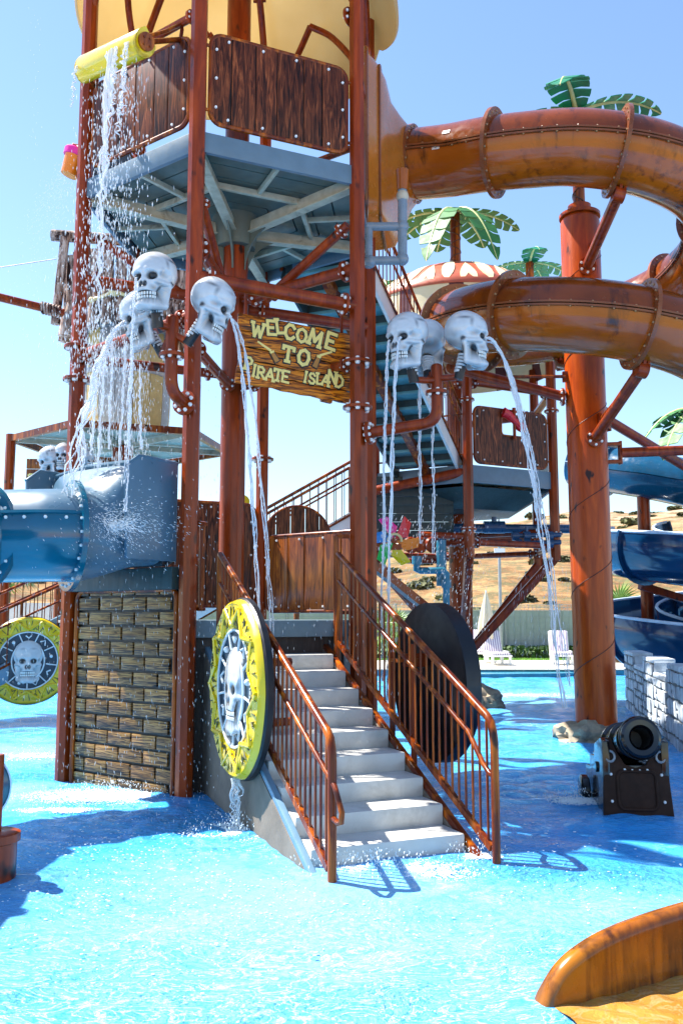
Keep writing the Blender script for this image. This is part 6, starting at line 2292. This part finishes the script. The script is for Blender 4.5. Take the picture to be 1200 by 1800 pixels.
# small toys high on the left post and behind
q = at(131, 287, 9.9)
tb = thing('tipping_bucket', 'small pink and orange bucket hanging on the far side of the left front post', 'bucket', q)
m = MB(); m.lathe([(.10, -.16), (.14, .10), (.15, .12)], 18, Matrix.Translation(q) @ Matrix.Rotation(R(20), 4, 'Y')); obj('bucket', m, ORG_, tb)
m = MB(); m.lathe([(.155, .06), (.165, .13), (.15, .15)], 18, Matrix.Translation(q) @ Matrix.Rotation(R(20), 4, 'Y')); obj('rim', m, MAG, tb)
m = MB(); m.tube([q + Vector((-.1, 0, .1)), q + Vector((-.02, 0, .24)), q + Vector((.16, 0, .18))], .016, 6); m.cyl(q + Vector((.02, 0, .2)), Vector((A.x, A.y, q.z + .1)), .02, 6); obj('hanger', m, RAIL, tb)
q = at(427, 882, 13.0)
yk = thing('yellow_paddle', 'small yellow paddle peeping out behind the brown central column', 'paddle', q)
m = MB(); m.lathe([(.02, -.02), (.10, -.015), (.10, .015), (.02, .02)], 20, zframe(q, (.2, -1, 0))); obj('blade', m, YELL, yk)
m = MB(); m.cyl(q - Zv * .5, q + Zv * .3, .025, 8); m.cyl(q + Zv * .3, q + Zv * .3 + Vector((-.2, 0, 0)), .035, 8); obj('stand', m, POST, yk)

# ================================================================== FALLING DROPS, SPLASHES AND FROTH
def spray(label, n, fn, seed, lr=(.010, .035), wr=(.003, .008)):
    rng = random.Random(seed); m = MB()
    for _ in range(n):
        p, d = fn(rng)
        m.drop(p, d, 1.15 * rng.uniform(*lr), .62 * rng.uniform(*wr))
    o = obj('water_spray', m, DROP, smooth=80)
    tag(o, label, 'water spray', kind='stuff'); return o
down = lambda g, k=.12: (g.uniform(-k, k), g.uniform(-k, k), 1)
# curtain from the trough
def f_tr(g):
    s = g.betavariate(2.2, 1.6); fall = g.random() ** .8 * 3.4
    c_ = y0 + axd * (Ly * s) + perp * (g.gauss(.02, .05) + .02 * fall) - Zv * (.05 + fall)
    return c_ + Vector((g.gauss(0, .03 + .05 * fall), g.gauss(0, .04 + .03 * fall), 0)), down(g)
spray('bright drops falling from the yellow trough past the upper left panel', 2100, f_tr, 1, (.012, .042), (.004, .011))
m = MB(); rng = random.Random(9)
for s, f, r in ((.62, 2.9, .03), (.66, 2.4, .024), (.58, 2.0, .02), (.86, 1.0, .02), (.9, .8, .016), (.74, .7, .016), (.05, .5, .016), (.7, 1.3, .02)):
    p0 = y0 + axd * Ly * s + perp * .12 - Zv * .03
    n_ = 34; pts = []; rs = []
    for i in range(n_):
        u_ = i / (n_ - 1)
        pts.append(p0 + Zv * (-f * u_) + perp * .05 * math.sqrt(u_) + Vector((rng.gauss(0, .008 + .012 * u_), rng.gauss(0, .01), 0)))
        rs.append(r * (1 - .6 * u_) * rng.uniform(.4, 1.4))
    m.tube(pts, rs, 6)
tag(obj('trough_spill', m, JET, smooth=70), 'ragged white water spilling over the edge of the yellow trough', 'water jet')
# wide drizzle in front of the left part of the tower
def f_l(g):
    x = g.uniform(-3.25, -1.2); y = g.uniform(8.0, 9.3)
    return Vector((x, y, g.uniform(0, 1) ** 1.2 * 5.2)), (g.uniform(-.2, .1), 0, 1)
spray('fine drops drifting down in front of the brick wall and the blue box', 1900, f_l, 2, (.010, .030), (.002, .0055))
def f_c(g):
    x = g.uniform(-1.7, .5); y = g.uniform(7.2, 8.3)
    return Vector((x, y, g.uniform(0, 1.9))), (g.uniform(-.35, .1), 0, 1)
spray('scattered drops blowing across the front staircase', 420, f_c, 3, (.008, .022), (.002, .0045))
# burst where the left jets hit the blue box
hitp = at(205, 925, 8.15)
def f_b(g):
    d = Vector((g.gauss(0, 1), g.gauss(0, .6) - .4, g.gauss(.1, .7))).normalized()
    r = abs(g.gauss(0, .26)) ** 1.25 * 1.2 + .01
    p = hitp + Vector((d.x * r * 1.25, d.y * r * .6, d.z * r * .8 - .25 * r * r))
    return p, Vector((.8 + .5 * d.x, d.y * .3, -.6 + .6 * d.z))
spray('white burst of drops where the jets strike the blue entry box', 2600, f_b, 4, (.005, .020), (.002, .006))
# spray left of the upper post
def f_u(g):
    q_ = at(128, 300, 9.9); f = g.random()
    return q_ + Vector((-.55 * math.sqrt(f) * g.uniform(.2, 1.1) + g.gauss(0, .03), g.gauss(0, .1), -1.6 * f * g.uniform(.3, 1) + g.gauss(0, .05))), (.25, 0, 1)
spray('thin mist of drops left of the left front post', 800, f_u, 5, (.005, .014), (.002, .004))
def f_s(g):
    q_ = at(62, g.uniform(10, 300), 9.0); return q_ + Vector((g.gauss(0, .03), g.gauss(0, .1), 0)), down(g)
spray('sparse drops falling through the sky at the upper left', 40, f_s, 6, (.008, .02), (.003, .005))
# veil behind the left skulls, falling on the blue slide
def f_v(g):
    x = g.uniform(160, 262); f = g.random()
    return at(x + g.gauss(0, 4), 590 + 260 * f, 8.55 + g.gauss(0, .12)), down(g, .08)
spray('veil of white drops below the left facing skull', 1500, f_v, 7, (.012, .05), (.002, .006))
for i, (px, yt, yb, dr) in enumerate(((172, 640, 800, -12), (186, 610, 830, -14), (199, 600, 790, -8), (222, 600, 850, -14), (233, 620, 800, -6), (246, 640, 790, 2))):
    m = MB(); rng = random.Random(40 + i); pts = []; rs = []
    for k in range(30):
        u_ = k / 29; pts.append(at(px + dr * u_ + rng.gauss(0, .8), yt + (yb - yt) * u_, 8.5)); rs.append(.012 * rng.uniform(.5, 1.5))
    m.tube(pts, rs, 6)
    tag(obj('water_jet', m, JET, smooth=70), ('leftmost', 'second from left', 'third from left', 'third from right', 'second from right', 'rightmost')[i] + ' of the six thin white water threads under the left facing skull', 'water jet', 'water threads under the left skulls')
# drops about the pinwheel and the rear column
def f_p(g):
    return at(g.uniform(660, 860), g.uniform(905, 1120), g.uniform(14.2, 15.2)), (.3, 0, 1)
spray('drops splashing over the pinwheel and the rear tower column', 900, f_p, 8, (.012, .04), (.003, .008))
def f_q(g):
    return at(g.uniform(900, 1000), g.uniform(1000, 1180), g.uniform(9, 14)), (.1, 0, 1)
spray('thin drops falling beside the thick column', 260, f_q, 9, (.015, .06), (.002, .004))
# drips under the front medallion
m = MB(); rng = random.Random(3)
for k in range(7):
    p0 = cL + Vector((rng.uniform(-.03, .05), rng.uniform(-.08, .08), -.72)); pts = []
    for i in range(14): pts.append(p0 - Zv * ((p0.z) * i / 13) + Vector((rng.gauss(0, .012), rng.gauss(0, .012), 0)))
    m.tube(pts, [.010 * rng.uniform(.4, 1.4) for _ in range(14)], 6)
tag(obj('medallion_drip', m, JET, smooth=70), 'stringy water dripping off the bottom of the front medallion', 'water drip')
# froth: low clumps of white water where water lands
def froth(label, cx, cy, rx, ry, n, seed, h=.025):
    rng = random.Random(seed); m = MB()
    for _ in range(n * 2):
        a = rng.uniform(0, 6.28); r = rng.random() ** .7
        p = Vector((cx + rx * r * math.cos(a), cy + ry * r * math.sin(a), .004))
        s = rng.uniform(.003, .010) * (1.2 - r)
        m.blob(p, (s * rng.uniform(1, 3.4), s * rng.uniform(1, 2.4), h * rng.uniform(.08, .3) * (1.1 - r)), n=6, k=4)
    for _ in range(n // 3):
        a = rng.uniform(0, 6.28); r = rng.random()
        m.drop((cx + rx * r * math.cos(a), cy + ry * r * math.sin(a), rng.uniform(.01, .16) * (1 - r * .6)), (rng.uniform(-.6, .6), rng.uniform(-.6, .6), 1), rng.uniform(.006, .018), rng.uniform(.002, .005))
    tag(obj('froth', m, FROTH, smooth=80), label, 'froth', kind='stuff')
froth('white froth below the brick wall', -2.2, 8.75, .95, .45, 1700, 1)
froth('white froth under the front medallion', cL.x, cL.y - .05, .45, .4, 800, 2)
froth('white froth at the foot of the front stairs', .25, 6.2, .75, .32, 1300, 3)
q = on(1010, 1408); froth('white froth left of the cannon', q.x, q.y, .28, .22, 420, 4, .05)
q = on(60, 1330); froth('white froth on the water at the far left', q.x, q.y, 1.0, .4, 400, 5)
q = on(105, 1425); froth('white froth patch in front of the left front post', q.x, q.y, .45, .14, 380, 6)
q = on(920, 1222); froth('broad white specks imitating the sunlit band at the far side of the pool', q.x, q.y, 2.2, .8, 900, 7)  # white specks stand in for a sunlit band of plain water
rngf = random.Random(77); m = MB()  # white specks added to imitate sparkle along the shadow edges
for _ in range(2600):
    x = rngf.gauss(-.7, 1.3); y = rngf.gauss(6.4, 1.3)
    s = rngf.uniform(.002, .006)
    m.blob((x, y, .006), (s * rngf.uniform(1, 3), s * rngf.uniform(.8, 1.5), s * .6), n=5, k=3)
tag(obj('froth', m, FROTH, smooth=80), 'tiny white specks imitating sun sparkle on the water before the stairs', 'froth', kind='stuff')
q = on(840, 1505); froth('white froth at the right railing foot', q.x, q.y, .25, .1, 260, 8)

# small fixings joined per part
for o in bpy.data.objects:
    if o.type == 'MESH' and o.name.split('.')[0] in ('bolts', 'rivets', 'teeth', 'eye_socket', 'relief_stroke', 'crossed_bones', 'joint_rib', 'seam_lip', 'neck', 'carved_groove', 'zigzag_cord', 'top_wire', 'painted_leaf', 'clamp', 'bracket', 'ring_line') and o.parent is not None:
        if o.name.split('.')[0] in ('bolts', 'rivets', 'teeth', 'carved_groove', 'top_wire', 'joint_rib'):
            o['kind'] = 'stuff'
